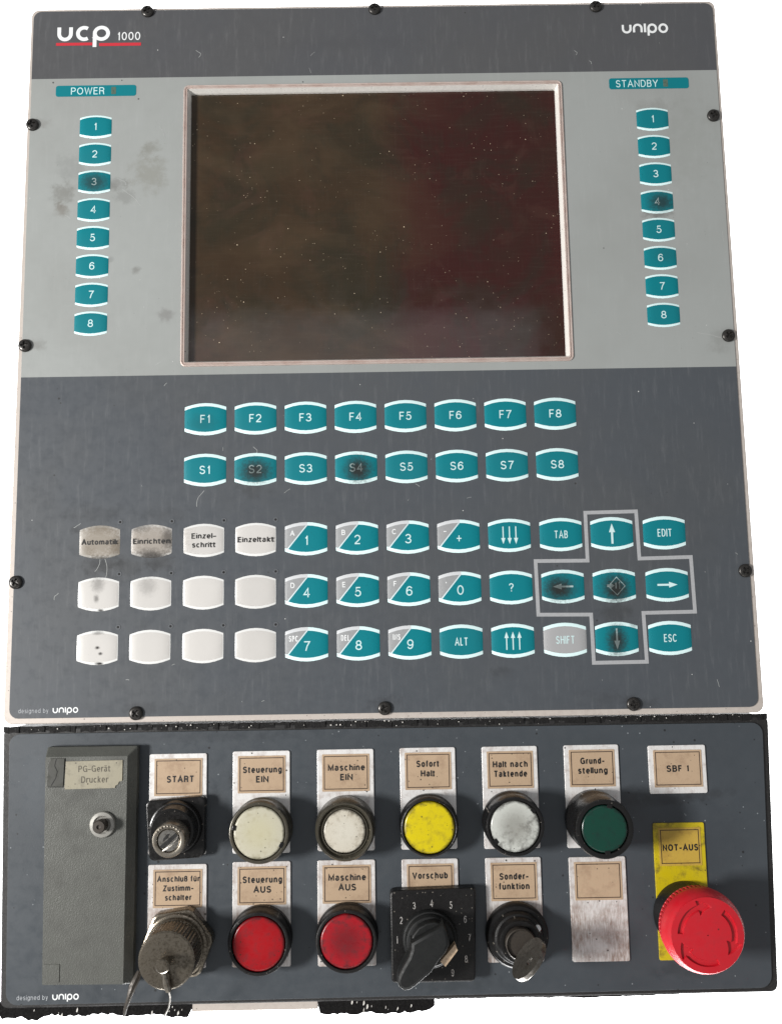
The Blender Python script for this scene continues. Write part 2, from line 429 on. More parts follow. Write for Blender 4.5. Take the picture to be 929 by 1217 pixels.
# ------------------------------------------------------------------ geometry helpers (mm)
class MB:
    def __init__(s):
        s.v = []; s.f = []; s.mi = []; s.cur = 0

    def add(s, vs, fs, mi=None):
        b = len(s.v)
        s.v += [tuple(p) for p in vs]
        s.f += [tuple(b + i for i in f) for f in fs]
        s.mi += [s.cur if mi is None else mi] * len(fs)
        return s

    def mesh(s, name, mats, smooth=False, angle=35):
        me = bpy.data.meshes.new(name)
        me.from_pydata([(x * MM, y * MM, z * MM) for x, y, z in s.v], [], s.f)
        for m in (mats if isinstance(mats, (list, tuple)) else [mats]):
            me.materials.append(m)
        me.polygons.foreach_set('material_index', s.mi)
        if smooth:
            me.polygons.foreach_set('use_smooth', [True] * len(s.f))
            try:
                me.set_sharp_from_angle(angle=math.radians(angle))
            except Exception:
                pass
        me.update()
        return me

    def slab(s, poly, z0, z1, ch=0.0, holes=None):
        """polygon (ccw) extruded z0..z1 with a chamfered top edge"""
        n = len(poly)
        rings = [(poly, z0), (poly, z1 - ch)]
        top = poly
        if ch > 0:
            for a, dz in ((.3, .7), (1., 1.)):
                top = inset(poly, ch * a)
                rings.append((top, z1 - ch + ch * dz if a < 1 else z1))
        for (p, z), (q, w) in zip(rings, rings[1:]):
            s.add([(x, y, z) for x, y in p] + [(x, y, w) for x, y in q], [(i, (i + 1) % n, n + (i + 1) % n, n + i) for i in range(n)])
        hs = holes or []
        allp = [top] + hs
        flat = [pt for pp in allp for pt in pp]
        tris = tessellate_polygon([[Vector((x, y, 0)) for x, y in pp] for pp in allp])
        up = []
        for t in tris:
            a, b, c = (flat[i] for i in t)
            cr = (b[0] - a[0]) * (c[1] - a[1]) - (b[1] - a[1]) * (c[0] - a[0])
            up.append(tuple(t) if cr > 0 else tuple(reversed(t)))
        s.add([(x, y, z1) for x, y in flat], up)
        s.add([(x, y, z0) for x, y in ([*poly] + [pt for pp in hs for pt in pp])], [tuple(reversed(t)) for t in up])
        for h in hs:
            k = len(h)
            s.add([(x, y, z0) for x, y in h] + [(x, y, z1) for x, y in h], [((i + 1) % k, i, k + i, k + (i + 1) % k) for i in range(k)])
        return s

    def lathe(s, prof, seg=48, cx=0, cy=0, shear=(0, 0), cap0=False, cap1=True, mod=None):
        """profile [(r,z)] from bottom outside to top centre"""
        vs = []
        for (r, z) in prof:
            for i in range(seg):
                a = 2 * math.pi * i / seg
                rr = r * (mod(i, z) if mod else 1)
                vs.append((cx + rr * math.cos(a) + shear[0] * z, cy + rr * math.sin(a) + shear[1] * z, z))
        fs = []
        for k in range(len(prof) - 1):
            for i in range(seg):
                j = (i + 1) % seg
                fs.append((k * seg + i, k * seg + j, (k + 1) * seg + j, (k + 1) * seg + i))
        if cap1: fs.append(tuple((len(prof) - 1) * seg + i for i in range(seg)))
        if cap0: fs.append(tuple(reversed(range(seg))))
        return s.add(vs, fs)

    def tube(s, pts, r, seg=8):
        pts = [Vector(p) for p in pts]
        rs = r if isinstance(r, (list, tuple)) else [r] * len(pts)
        vs = []
        up = Vector((0, 0, 1))
        for i, p in enumerate(pts):
            d = (pts[min(i + 1, len(pts) - 1)] - pts[max(i - 1, 0)]).normalized()
            a = d.cross(up)
            if a.length < .05: a = d.cross(Vector((1, 0, 0)))
            a.normalize(); b = d.cross(a)
            for k in range(seg):
                t = 2 * math.pi * k / seg
                q = p + (a * math.cos(t) + b * math.sin(t)) * rs[i]
                vs.append(tuple(q))
        fs = []
        for i in range(len(pts) - 1):
            for k in range(seg):
                j = (k + 1) % seg
                fs.append((i * seg + k, (i + 1) * seg + k, (i + 1) * seg + j, i * seg + j))
        fs.append(tuple(range(seg))); fs.append(tuple(reversed([(len(pts) - 1) * seg + k for k in range(seg)])))
        return s.add(vs, fs)

    def ribbon(s, pts, w, z, closed=False):
        n = len(pts)
        L, Rr = [], []
        for i in range(n):
            if closed:
                a, b, c = pts[i - 1], pts[i], pts[(i + 1) % n]
            else:
                a, b, c = pts[max(i - 1, 0)], pts[i], pts[min(i + 1, n - 1)]
            d1 = Vector((b[0] - a[0], b[1] - a[1])); d2 = Vector((c[0] - b[0], c[1] - b[1]))
            if d1.length < 1e-9: d1 = d2.copy()
            if d2.length < 1e-9: d2 = d1.copy()
            d1.normalize(); d2.normalize()
            t = d1 + d2
            if t.length < 1e-3: t = d2.copy()
            t.normalize()
            nn = Vector((-t.y, t.x))
            k = 1 / max(.45, nn.dot(Vector((-d1.y, d1.x))))
            L.append((b[0] + nn.x * w / 2 * k, b[1] + nn.y * w / 2 * k, z)); Rr.append((b[0] - nn.x * w / 2 * k, b[1] - nn.y * w / 2 * k, z))
        m = n if closed else n - 1
        s.add(L + Rr, [(n + i, n + (i + 1) % n, (i + 1) % n, i) for i in range(m)])
        return s

    def poly(s, pts, z):
        return s.add([(x, y, z) for x, y in pts], [tuple(range(len(pts)))])


def inset(poly, d):
    n = len(poly)
    out = []
    for i in range(n):
        a, b, c = Vector(poly[i - 1]), Vector(poly[i]), Vector(poly[(i + 1) % n])
        d1 = (b - a).normalized(); d2 = (c - b).normalized()
        n1 = Vector((-d1.y, d1.x)); n2 = Vector((-d2.y, d2.x))
        t = (n1 + n2)
        t.normalize()
        k = d / max(.35, t.dot(n1))
        out.append((b.x + t.x * k, b.y + t.y * k))
    return out


def rquad(c, r, n=5):
    """rounded quad, corners ccw from bottom left"""
    out = []
    for i in range(4):
        p, q, s_ = Vector(c[i - 1]), Vector(c[i]), Vector(c[(i + 1) % 4])
        a = q + (p - q).normalized() * r; b = q + (s_ - q).normalized() * r
        for k in range(n + 1):
            t = k / n
            w = math.sin(t * math.pi / 2); v = 1 - math.cos(t * math.pi / 2)
            pt = q + (a - q) * (1 - w) + (b - q) * v
            out.append((pt.x, pt.y))
    return out


def rrect(x0, y0, x1, y1, r, n=5):
    return rquad([(x0, y0), (x1, y0), (x1, y1), (x0, y1)], r, n)


def circle(r, n=40, cx=0, cy=0):
    return [(cx + r * math.cos(2 * math.pi * i / n), cy + r * math.sin(2 * math.pi * i / n)) for i in range(n)]


def thing(name, label, cat, loc=(0, 0, 0), group=None):
    o = bpy.data.objects.new(name, None)
    o.empty_display_size = .02
    COL.objects.link(o)
    o.matrix_world = ROOT @ Matrix.Translation(Vector(loc) * MM)
    o['label'] = label; o['category'] = cat
    if group: o['group'] = group
    return o


def part(name, me, parent, loc=(0, 0, 0), rot=(0, 0, 0), label=None, kind=None):
    o = bpy.data.objects.new(name, me)
    COL.objects.link(o)
    o.parent = parent
    o.location = Vector(loc) * MM
    o.rotation_euler = rot
    if label: o['label'] = label
    if kind: o['kind'] = kind
    return o


# ------------------------------------------------------------------ stroke lettering
def A(cx, cy, rx, ry, a0, a1, n=None):
    n = n or max(4, int(abs(a1 - a0) / 15))
    return [(cx + rx * math.cos(math.radians(a0 + (a1 - a0) * i / n)), cy + ry * math.sin(math.radians(a0 + (a1 - a0) * i / n))) for i in range(n + 1)]


O_ = lambda cx, cy, rx, ry: ('c', A(cx, cy, rx, ry, 0, 345, 23))
X = .72
G = {
    '0': (.68, [O_(.5, .5, .5, .5)]), '1': (.40, [[(.15, .76), (.5, .80), (.8, .98)], [(.8, 1.06), (.8, -.06)]]),
    '2': (.68, [A(.5, .7, .47, .3, 170, -35) + [(.02, .0)], [(-.02, 0), (1.0, 0)]]),
    '3': (.68, [A(.48, .755, .42, .245, 165, -90) + [(.35, .51)], A(.48, .255, .5, .255, 90, -165)]),
    '4': (.68, [[(.76, -.06), (.76, 1.0), (.0, .27), (1.08, .27)]]),
    '5': (.68, [[(.92, 1), (.2, 1), (.1, .5)] + A(.46, .32, .5, .32, 135, -160)]),
    '6': (.68, [O_(.5, .31, .48, .31), A(.55, .5, .53, .5, 38, 180) + [(.02, .35)]]),
    '7': (.68, [[(-.02, 1), (1, 1), (.55, .5), (.3, -.06)]]),
    '8': (.68, [O_(.5, .76, .40, .24), O_(.5, .26, .5, .26)]),
    '9': (.68, [O_(.5, .69, .48, .31), A(.45, .5, .53, .5, 0, -142)]),
    'A': (.84, [[(-.04, -.06), (.5, 1.03), (1.04, -.06)], [(.22, .34), (.78, .34)]]),
    'B': (.68, [[(.6, .53), (0, .53), (0, 1), (.5, 1)] + A(.55, .765, .38, .235, 90, -90), [(0, .53), (0, 0), (.5, 0)] + A(.58, .265, .42, .265, -90, 90)]),
    'C': (.80, [A(.52, .5, .52, .5, 40, 320)]),
    'D': (.76, [[(0, 0), (0, 1), (.42, 1)] + A(.45, .5, .55, .5, 90, -90) + [(0, 0)]]),
    'E': (.62, [[(1.02, 1), (0, 1), (0, 0), (1.05, 0)], [(0, .53), (.95, .53)]]),
    'F': (.58, [[(1.05, 1), (0, 1), (0, -.06)], [(0, .5), (.9, .5)]]),
    'G': (.84, [A(.52, .5, .52, .5, 42, 315) + [(1, .2), (1, .48), (.55, .48)], [(1, .3), (1.0, -.05)]]),
    'H': (.74, [[(0, 1.06), (0, -.06)], [(1, 1.06), (1, -.06)], [(0, .53), (1, .53)]]),
    'I': (.12, [[(.5, 1.06), (.5, -.06)]]), 'L': (.56, [[(0, 1.06), (0, 0), (1.04, 0)]]),
    'M': (.88, [[(0, -.06), (0, .98), (.5, .08), (1, .98), (1, -.06)]]),
    'N': (.76, [[(0, -.06), (0, .97), (1, .03), (1, 1.06)]]),
    'O': (.86, [O_(.5, .5, .5, .5)]),
    'P': (.68, [[(0, -.06), (0, 1), (.55, 1)] + A(.58, .735, .42, .265, 90, -90) + [(0, .47)]]),
    'R': (.72, [[(0, -.06), (0, 1), (.55, 1)] + A(.58, .75, .38, .25, 90, -90) + [(0, .5)], [(.6, .5), (.88, .4), (.92, .1), (1.0, -.06)]]),
    'S': (.70, [A(.5, .755, .44, .245, 15, 250) + A(.5, .25, .48, .26, 65, -165)]),
    'T': (.72, [[(-.08, 1), (1.08, 1)], [(.5, 1), (.5, -.06)]]),
    'U': (.74, [[(0, 1.06), (0, .36)] + A(.5, .36, .5, .37, 180, 360) + [(1, 1.06)]]),
    'V': (.78, [[(-.04, 1.06), (.5, 0), (1.04, 1.06)]]), 'W': (1.1, [[(-.03, 1.06), (.25, 0), (.5, .98), (.75, 0), (1.03, 1.06)]]),
    'Y': (.80, [[(-.04, 1.06), (.5, .45), (1.04, 1.06)], [(.5, .5), (.5, -.06)]]),
    'Z': (.70, [[(0, 1), (1, 1), (0, 0), (1.03, 0)]]),
    '?': (.60, [A(.5, .76, .46, .25, 175, -40) + [(.5, .42), (.5, .24)], [(.5, .07), (.5, -.06)]]),
    '+': (.66, [[(-.05, .42), (1.05, .42)], [(.5, .84), (.5, 0)]]), '-': (.46, [[(-.35, .36), (1.35, .36)]]), '*': (.34, [[(0, .5), (1, .5)], [(.05, .62), (.95, .62)]]),
    'a': (.60, [A(.47, .53, .44, .2, 160, 0) + [(.9, .1), (1.05, 0)], A(.42, .2, .43, .2, 80, 280) + A(.42, .22, .48, .22, 280, 370)]),
    'b': (.60, [[(0, 1.06), (0, -.06)], O_(.5, .36, .5, .36)]), 'd': (.60, [[(1, 1.06), (1, -.06)], O_(.5, .36, .5, .36)]),
    'c': (.58, [A(.52, .36, .52, .36, 45, 315)]),
    'e': (.62, [[(.02, .36), (.98, .36)] + A(.5, .36, .5, .36, 12, 318)]),
    'f': (.36, [[(1.5, 1.03), (.8, 1.0), (.35, .85), (.35, -.06)], [(-.75, .72), (1.4, .72)]]),
    'g': (.60, [O_(.5, .36, .5, .36), [(1, .78), (1, .0)] + A(.5, -.05, .5, .22, 0, -155)]),
    'h': (.60, [[(0, 1.06), (0, -.06)], A(.5, .36, .5, .36, 175, 0) + [(1, -.06)]]),
    'i': (.11, [[(.5, .78), (.5, -.06)], [(.5, 1.06), (.5, .93)]]), 'l': (.11, [[(.5, 1.06), (.5, -.06)]]),
    'k': (.54, [[(0, 1.06), (0, -.06)], [(1., .76), (0, .22)], [(.32, .42), (1.05, -.06)]]),
    'm': (.92, [[(0, .78), (0, -.06)], A(.25, .42, .25, .3, 175, 0) + [(.5, -.06)], A(.75, .42, .25, .3, 175, 0) + [(1, -.06)]]),
    'n': (.60, [[(0, .78), (0, -.06)], A(.5, .36, .5, .36, 175, 0) + [(1, -.06)]]),
    'o': (.60, [O_(.5, .36, .5, .36)]), 'p': (.60, [[(0, .78), (0, -.32)], O_(.5, .36, .5, .36)]),
    'r': (.38, [[(0, .78), (0, -.06)], A(.9, .3, .9, .42, 178, 90) + [(1.7, .70)]]),
    's': (.56, [A(.5, .55, .44, .18, 20, 250) + A(.5, .18, .48, .19, 65, -160)]),
    't': (.38, [[(.3, .98), (.3, .2), (.5, .02), (1.3, .0)], [(-.75, .72), (1.5, .72)]]),
    'u': (.60, [[(0, .78), (0, .3)] + A(.5, .3, .5, .31, 180, 355), [(1, .78), (1, -.06)]]),
    'y': (.56, [[(0, .78), (.52, 0)], [(1, .78), (.45, -.2), (.1, -.28)]]),
    'z': (.52, [[(0, .72), (1, .72), (0, 0), (1.03, 0)]]),
    'ß': (.60, [[(0, -.06), (0, .75)] + A(.45, .78, .45, .22, 180, 0) + [(.85, .62), (.6, .52)] + A(.55, .26, .45, .26, 90, -110)]),
    ' ': (.28, []),
}
G['ü'] = (.60, G['u'][1] + [[(.2, 1.04), (.2, .9)], [(.8, 1.04), (.8, .9)]])
G['ä'] = (.60, G['a'][1] + [[(.2, 1.04), (.2, .9)], [(.75, 1.04), (.75, .9)]])


def write(mb, txt, cx, cy, h, w=.12, width=None, sx=1., gap=.19, align='c', z=0., slant=0.):
    """adds stroke lettering, cap height h, centred (or left) on cx, vertical centre of the caps at cy"""
    adv = 0
    items = []
    for ch in txt:
        W_, paths = G[ch]
        items.append((adv, W_, paths))
        adv += W_ + gap
    adv -= gap
    k = width / (adv * h) if width else sx
    x0 = cx - adv * h * k / 2 if align == 'c' else cx
    q = 0
    for (ad, W_, paths) in items:
        for p in paths:
            closed = isinstance(p, tuple)
            pts = p[1] if closed else p
            out = []
            for (u, v) in pts:
                gx = ad + (w / k) / 2 + u * max(.001, (W_ - w / k)) if W_ > .2 else ad + W_ / 2 + (u - .5) * .02
                gy = w / 2 + v * (1 - w)
                out.append((x0 + gx * h * k, cy - h / 2 + gy * h))
            mb.ribbon(out, w * h, z + .004 * (q % 3), closed)
            q += 1
    return mb


def lettering(lines, mat, name='lettering', z=0.):
    """lines: (text, cx, cy, h, kwargs)"""
    mb = MB()
    for (t, cx, cy, h, k) in lines:
        write(mb, t, cx, cy, h, z=z, **k)
    return mb.mesh(name, mat)


# ================================================================== the setting
bd = MB()
prof = [(-3500, 4200)] + [(-3500, -2200)]
bd.add([(-9000, -9000, -1900), (9400, -9000, -1900), (9400, 8000, -1900), (-9000, 8000, -1900), (-9000, -9000, -1960), (9400, -9000, -1960), (9400, 8000, -1960), (-9000, 8000, -1960)],
       [(0, 1, 2, 3), (7, 6, 5, 4), (0, 4, 5, 1), (1, 5, 6, 2), (2, 6, 7, 3), (3, 7, 4, 0)])
ob = bpy.data.objects.new('backdrop', bd.mesh('backdrop', M['backdrop']))
COL.objects.link(ob)
ob.matrix_world = ROOT
ob['kind'] = 'structure'

# ================================================================== upper operator panel
UP = thing('operator_panel', 'upper grey operator panel with dark screen, teal membrane keys and bare aluminium rim', 'control panel', (0, 0, 0))
BX0, BY0, BX1, BY1 = 84.2, -206.0, 293.5, -45.6      # outer edge of the screen surround
hole = list(reversed(rrect(BX0 + 1, BY0 + 1, BX1 - 1, BY1 - 1, 2.2)))
rim = rquad([(-3.1, -390.6), (382.4, -391.4), (381.6, 1.7), (-1.5, 1.5)], 4.5)
part('aluminium_plate', MB().slab(rim, -4.0, -.45, .5, [hole]).mesh('aluminium_plate', M['alu']), UP, label='aluminium mounting plate showing as a thin pale rim')
ov = rquad([(0, -387.8), (379.6, -388.4), (379.9, 0.0), (0, 0.0)], 4.6)
part('printed_overlay', MB().slab(ov, -.40, 0, .12, [hole]).mesh('printed_overlay', M['upper']), UP, label='worn overlay printed in dark and light grey bands')
part('back_housing', MB().slab(rrect(9, -380, 371, -10, 3), -62, -4.05, 0, ).mesh('back_housing', M['case']), UP)


def rings(prof, rad=3.0):
    """surround: nested rounded rectangles, (inset, z)"""
    mb = MB()
    base = rrect(BX0, BY0, BX1, BY1, rad, 5)
    n = len(base)
    rr = []
    for (d, z) in prof:
        p = rrect(BX0 + d, BY0 + d, BX1 - d, BY1 - d, max(.35, rad - d), 5)
        rr.append([(x, y, z) for x, y in p])
    for a, b in zip(rr, rr[1:]):
        mb.add(a + b, [(i, (i + 1) % n, n + (i + 1) % n, n + i) for i in range(n)])
    return mb


sur = part('screen_surround', rings([(0, 0.02), (.15, .5), (.5, .65), (1.0, .55), (1.15, .2), (1.4, .2), (1.55, .6), (2.1, .6), (2.3, .45)]).mesh('screen_surround', M['beige']), UP, label='stained beige metal frame round the screen')
part('inner_bevel', rings([(2.3, .45), (3.5, -2.4), (3.7, -4.2)]).mesh('inner_bevel', M['bevelm']), sur)
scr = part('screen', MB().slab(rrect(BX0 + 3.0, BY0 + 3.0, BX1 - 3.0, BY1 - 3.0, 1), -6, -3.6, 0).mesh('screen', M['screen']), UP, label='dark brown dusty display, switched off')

# -- keys
def key_mesh(name, w, h, sag, aw, mats, dome=.65, pocket=False):
    """barrel shaped membrane key: arcs above and below, mats = (face, arc)"""
    mb = MB()
    ss = [-1, -.97, -.85, -.6, -.3, 0, .3, .6, .85, .97, 1]
    rows = []
    if pocket:
        tt = [('o', -1), ('o', -.86), ('m', -.8), ('m', -.4), ('m', 0), ('m', .4), ('m', .8), ('o', .86), ('o', 1)]
    else:
        tt = [(0, -1), (0, -.9), (1, -1), (1, -.85), (1, -.5), (1, 0), (1, .5), (1, .85), (1, 1), (0, .9), (0, 1)]
    vs = []
    nr = 0
    for (kind, t) in tt:
        row = []
        for s_ in ss:
            so = sag * (1 - s_ * s_)
            ho = h / 2 - sag + so
            hi = ho - aw
            if pocket:
                y = ho * t
            elif kind == 0:
                y = math.copysign(ho if abs(t) == 1 else (ho + hi) / 2, t)
            else:
                y = hi * t
            yn = y / (h / 2)
            x = s_ * w / 2 * (1 + .02 * (1 - yn * yn))
            z = .06 + dome * (1 - abs(s_) ** 7) * (1 - min(1, abs(y / ho)) ** 6)
            row.append((x, y, z))
        vs.append(row)
    n = len(ss)
    flat = [p for r in vs for p in r]
    fs, mi = [], []
    for r in range(len(vs) - 1):
        for i in range(n - 1):
            f = (r * n + i, r * n + i + 1, (r + 1) * n + i + 1, (r + 1) * n + i)
            if pocket:
                edge = r == 0 or r == len(vs) - 2 or i == 0 or i == n - 2
                m = 1 if edge else 0
            else:
                m = 1 if (r < 2 or r >= len(vs) - 3) else 0
            mb.add([], [], 0)
            mb.f.append(f); mb.mi.append(m)
    mb.v = flat
    # thin skirt down to the overlay
    border = [r_[0] for r_ in vs] + list(vs[-1]) + [r_[-1] for r_ in reversed(vs)] + list(reversed(vs[0]))
    return mb.mesh(name, mats, True, 50)


KM = {}
KM['side'] = key_mesh('side_key', 17.2, 13.6, 1.5, 1.15, [M['teal'], M['white']], .5)
KM['teal'] = key_mesh('wide_key', 21.6, 17.4, 2.2, 1.75, [M['teal'], M['white']])
KM['grey'] = key_mesh('grey_key', 21.6, 17.4, 2.2, 1.75, [M['grey'], M['white']])
KM['split'] = key_mesh('split_key', 21.6, 17.4, 2.2, 1.75, [M['split'], M['splitarc']])
KM['cream'] = key_mesh('pocket_key', 20.6, 17.4, 2.3, 1.2, [M['cream'], M['rimwhite']], .55, True)
LM = {}


def legend_mesh(kind, txt):
    k = (kind, txt)
    if k in LM: return LM[k]
    mb = MB()
    if kind == 'big':
        write(mb, txt, 0, 0, 4.4, .125)
    elif kind == 'side':
        write(mb, txt, 0, 0, 4.2, .125)
    elif kind == 'cond':
        write(mb, txt, 0, 0, 4.0, .12, sx=.66)
    LM[k] = mb.mesh('legend', M['legend'])
    return LM[k]


def arrow(mb, x, y, ang, L, sw, hw, hl, z=0):
    c, s_ = math.cos(ang), math.sin(ang)
    f = lambda a, b: (x + a * c - b * s_, y + a * s_ + b * c)
    mb.poly([f(-L / 2, -sw / 2), f(L / 2 - hl, -sw / 2), f(L / 2 - hl, sw / 2), f(-L / 2, sw / 2)], z)
    mb.poly([f(L / 2 - hl, -hw / 2), f(L / 2, 0), f(L / 2 - hl, hw / 2)], z + .003)


def key(kind, x, y, leg=None, mat_ok=True, label=None, lz=.74):
    k = part('key', KM[kind], UP, (x, y, 0), label=label)
    if leg is not None:
        part('legend', leg, k, (0, 0, lz))
    return k


for i in range(8):
    y = -69.37 - 16.0 * i
    key('side', 36.2, y, legend_mesh('side', str(i + 1)), lz=.6, label='grimy teal key 3 of the left column' if i == 2 else None)
    key('side', 342.5, y, legend_mesh('side', str(i + 1)), lz=.6, label='grimy teal key 4 of the right column' if i == 3 else None)
    key('teal', 97.9 + 26.33 * i, -234.6, legend_mesh('big', 'F%d' % (i + 1)))
    key('teal', 97.9 + 26.33 * i, -261.8, legend_mesh('big', 'S%d' % (i + 1)), label={1: 'S2 key blackened by grime', 3: 'S4 key blackened by grime'}.get(i))
RX = [43.8, 70.6, 97.6, 124.4, 150.5, 176.9, 203.2, 229.5, 255.9, 282.6, 309.1, 336.4]
RY = [-298.8, -325.8, -353.0]
def lamp_mesh():
    mb = MB()
    mb.lathe([(1.35, 0.02), (1.25, .16), (.62, .14), (.6, .03)], 20, cap1=False)
    mb.cur = 1
    mb.lathe([(.62, .03), (.5, .05)], 20)
    return mb.mesh('indicator_lamp', [M['lampring'], M['hole']], True, 40)


UNDER = {(0, 0): [('Automatik', 0, 18.6)], (1, 0): [('Einrichten', 0, 19.0)], (2, 0): [('Einzel-', 2.3, 12.6), ('schritt', -2.3, 12.0)], (3, 0): [('Einzeltakt', 0, 18.6)]}
for r in range(3):
    for c in range(4):
        leg = None
        if (c, r) in UNDER:
            leg = lettering([(t, 0, dy, 2.9, dict(w=.195, width=wd, gap=.15)) for (t, dy, wd) in UNDER[(c, r)]], M['black_ink'], 'legend')
        lb = {(0, 0): 'grimy brown-stained cream key', (1, 0): 'grimy brown-stained cream key', (0, 2): 'cream key with black scorch marks'}.get((c, r))
        kk = key('cream', RX[c], RY[r], leg, label=lb)
        # small lamp hole up and right of each pocket key
        lx, ly = RX[c] + 10.4, RY[r] + 10.3
        lamp = part('indicator_lamp', lamp_mesh() if 'lamp' not in KM else KM['lamp'], UP, (lx, ly, 0))
        KM['lamp'] = lamp.data
nums = {(4, 0): ('1', 'A'), (5, 0): ('2', 'B'), (6, 0): ('3', 'C'), (7, 0): ('+', '-'), (4, 1): ('4', 'D'), (5, 1): ('5', 'E'), (6, 1): ('6', 'F'), (7, 1): ('0', '*'), (4, 2): ('7', 'SPC'), (5, 2): ('8', 'DEL'), (6, 2): ('9', 'INS')}
for (c, r), (a, b) in nums.items():
    mb = MB()
    write(mb, a, 0.2, -.9, 4.9 if a != '+' else 4.2, .12)
    k_ = key('split', RX[c], RY[r], mb.mesh('legend', M['legend']))
    mb = MB()
    if len(b) == 3:
        write(mb, b, -6.6, 2.9, 3.0, .16, sx=.62)
    else:
        write(mb, b, -7.0, 2.9, 2.8, .16)
    part('legend', mb.mesh('legend', M['white_ink']), k_, (0, 0, .74))


def arrows_mesh(spec):
    mb = MB()
    for a in spec: arrow(mb, *a)
    return mb.mesh('legend', M['legend'])


UPA, DN = math.pi / 2, -math.pi / 2
key('teal', RX[8], RY[0], arrows_mesh([(d, 0, DN, 9.2, .6, 2.2, 3.2) for d in (-3.3, 0, 3.3)]))
key('teal', RX[8], RY[2], arrows_mesh([(d, 0, UPA, 9.2, .6, 2.2, 3.2) for d in (-3.3, 0, 3.3)]))
key('teal', RX[8], RY[1], legend_mesh('side', '?'))
key('teal', RX[9], RY[0], legend_mesh('cond', 'TAB'))
key('teal', RX[11], RY[0], legend_mesh('cond', 'EDIT'))
key('teal', RX[7], RY[2], legend_mesh('cond', 'ALT'))
key('grey', RX[9], RY[2], legend_mesh('cond', 'SHIFT'), label='grey SHIFT key')
key('teal', RX[11], RY[2], legend_mesh('cond', 'ESC'))
key('teal', RX[10], RY[0], arrows_mesh([(0, 0, UPA, 10.6, 1.1, 3.2, 4.6)]))
key('teal', RX[10], RY[2], arrows_mesh([(0, 0, DN, 10.6, .9, 3.0, 4.4)]), label='down arrow key blackened by grime')
key('teal', RX[9], RY[1], arrows_mesh([(0, 0, math.pi, 10.4, .9, 3.0, 4.4)]), label='left arrow key blackened by grime')
key('teal', RX[11], RY[1], arrows_mesh([(0, 0, 0, 10.4, 1.0, 3.0, 4.4)]))
mb = MB()
mb.ribbon([(-3.2, -.2), (1.2, 4.4), (5.4, -.2), (1.2, -4.8)], .4, 0, True)
arrow(mb, -1.9, 0, 0, 3.8, 1.3, 3.0, 2.2, .01)
mb.poly([(.4, -1.5), (1.1, -1.5), (1.1, 1.5), (.4, 1.5)], .02)
mb.ribbon([(2.2, 1.2), (2.6, 2.0), (2.6, -1.8)], .4, .012)
key('teal', RX[10], RY[1], mb.mesh('legend', M['legend']), label='enter key blackened by grime')

# -- cross outline round the arrow keys
cr = [(295.8, -287.6), (322.3, -287.3), (322.8, -312.0), (349.5, -311.6), (350.0, -339.8), (323.4, -340.0), (323.9, -364.8), (296.8, -364.9), (296.5, -340.4), (269.4, -340.0), (269.0, -312.4), (295.9, -312.6)]
mb = MB().ribbon([(x, y) for x, y in reversed(cr)], 1.9, .10, True)
part('key_outline', mb.mesh('key_outline', M['grey_line']), UP, label='grey printed cross outline round the arrow keys')

# -- POWER and STANDBY strips
for (x0, x1, txt, cx, wd, lx) in ((13.7, 58.0, 'POWER', 31.3, 18.4, 45.6), (319.6, 363.8, 'STANDBY', 335.0, 23.4, 350.9)):
    st = part('lamp_strip', MB().slab(rrect(x0, -51.3, x1, -44.8, 1.4), .02, .12, .03).mesh('lamp_strip', M['teal']), UP, label='teal strip printed %s' % txt)
    part('legend', lettering([(txt, cx, -48.1, 4.2, dict(w=.115, width=wd))], M['legend'], 'legend', .15), st)
    part('lamp_window', MB().slab(rrect(lx - 1.3, -50.2, lx + 1.3, -45.9, .3), .12, .17, .0).mesh('lamp_window', M['led']), st)


# -- round geometric logo strokes
def logo_unipo(mb, x, y, h, z, w=.2):
    """lower case unipo with baseline y and x-height h"""
    sw = w * h
    q = x
    R_ = h * .46
    mb.ribbon([(q, y + h), (q, y + R_)] + A(q + R_, y + R_, R_, R_, 180, 360) + [(q + 2 * R_, y + h)], sw, z); q += 2 * R_ + h * .42
    mb.ribbon([(q, y), (q, y + h - R_)] + A(q + R_, y + h - R_, R_, R_, 180, 0) + [(q + 2 * R_, y)], sw, z); q += 2 * R_ + h * .42
    mb.ribbon([(q, y), (q, y + h + sw / 2)], sw, z); q += h * .42
    mb.ribbon(A(q + R_, y + h / 2, R_, h / 2, 0, 345, 23), sw, z, True)
    mb.ribbon([(q, y + h / 2), (q, y - h * .45)], sw, z + .004); q += 2 * R_ + h * .42
    mb.ribbon(A(q + R_, y + h / 2, R_, h / 2, 0, 345, 23), sw, z, True)
    return mb


mb = MB()
z = .1
sw = 2.1
mb.ribbon([(14.6, -9.9), (14.6, -13.8)] + A(17.85, -13.8, 3.25, 3.4, 180, 360) + [(21.1, -9.9)], sw, z)
mb.ribbon(A(28.5, -13.7, 3.5, 3.5, 55, 305), sw, z)
mb.ribbon(A(38.1, -13.7, 3.7, 3.5, 0, 345, 23), sw, z, True)
mb.ribbon([(34.4, -12.5), (34.4, -21.9)], sw, z + .005)
write(mb, '1000', 53.3, -15.6, 4.9, .12, width=12.8, z=z)
part('lettering', mb.mesh('lettering', M['white_ink']), UP, label='white ucp 1000 lettering')
mb = MB()
mb.poly([(13.0, -20.9), (33.2, -20.9), (33.2, -19.2), (13.0, -19.2)], .1)
mb.poly([(36.9, -21.4), (60.2, -21.4), (60.2, -19.6), (36.9, -19.6)], .1)
part('logo_underline', mb.mesh('logo_underline', M['red_ink']), UP, label='red bar under the white lettering')
part('lettering', logo_unipo(MB(), 328.9, -17.4, 4.6, .1, .27).mesh('lettering', M['white_ink']), UP, label='white unipo lettering')


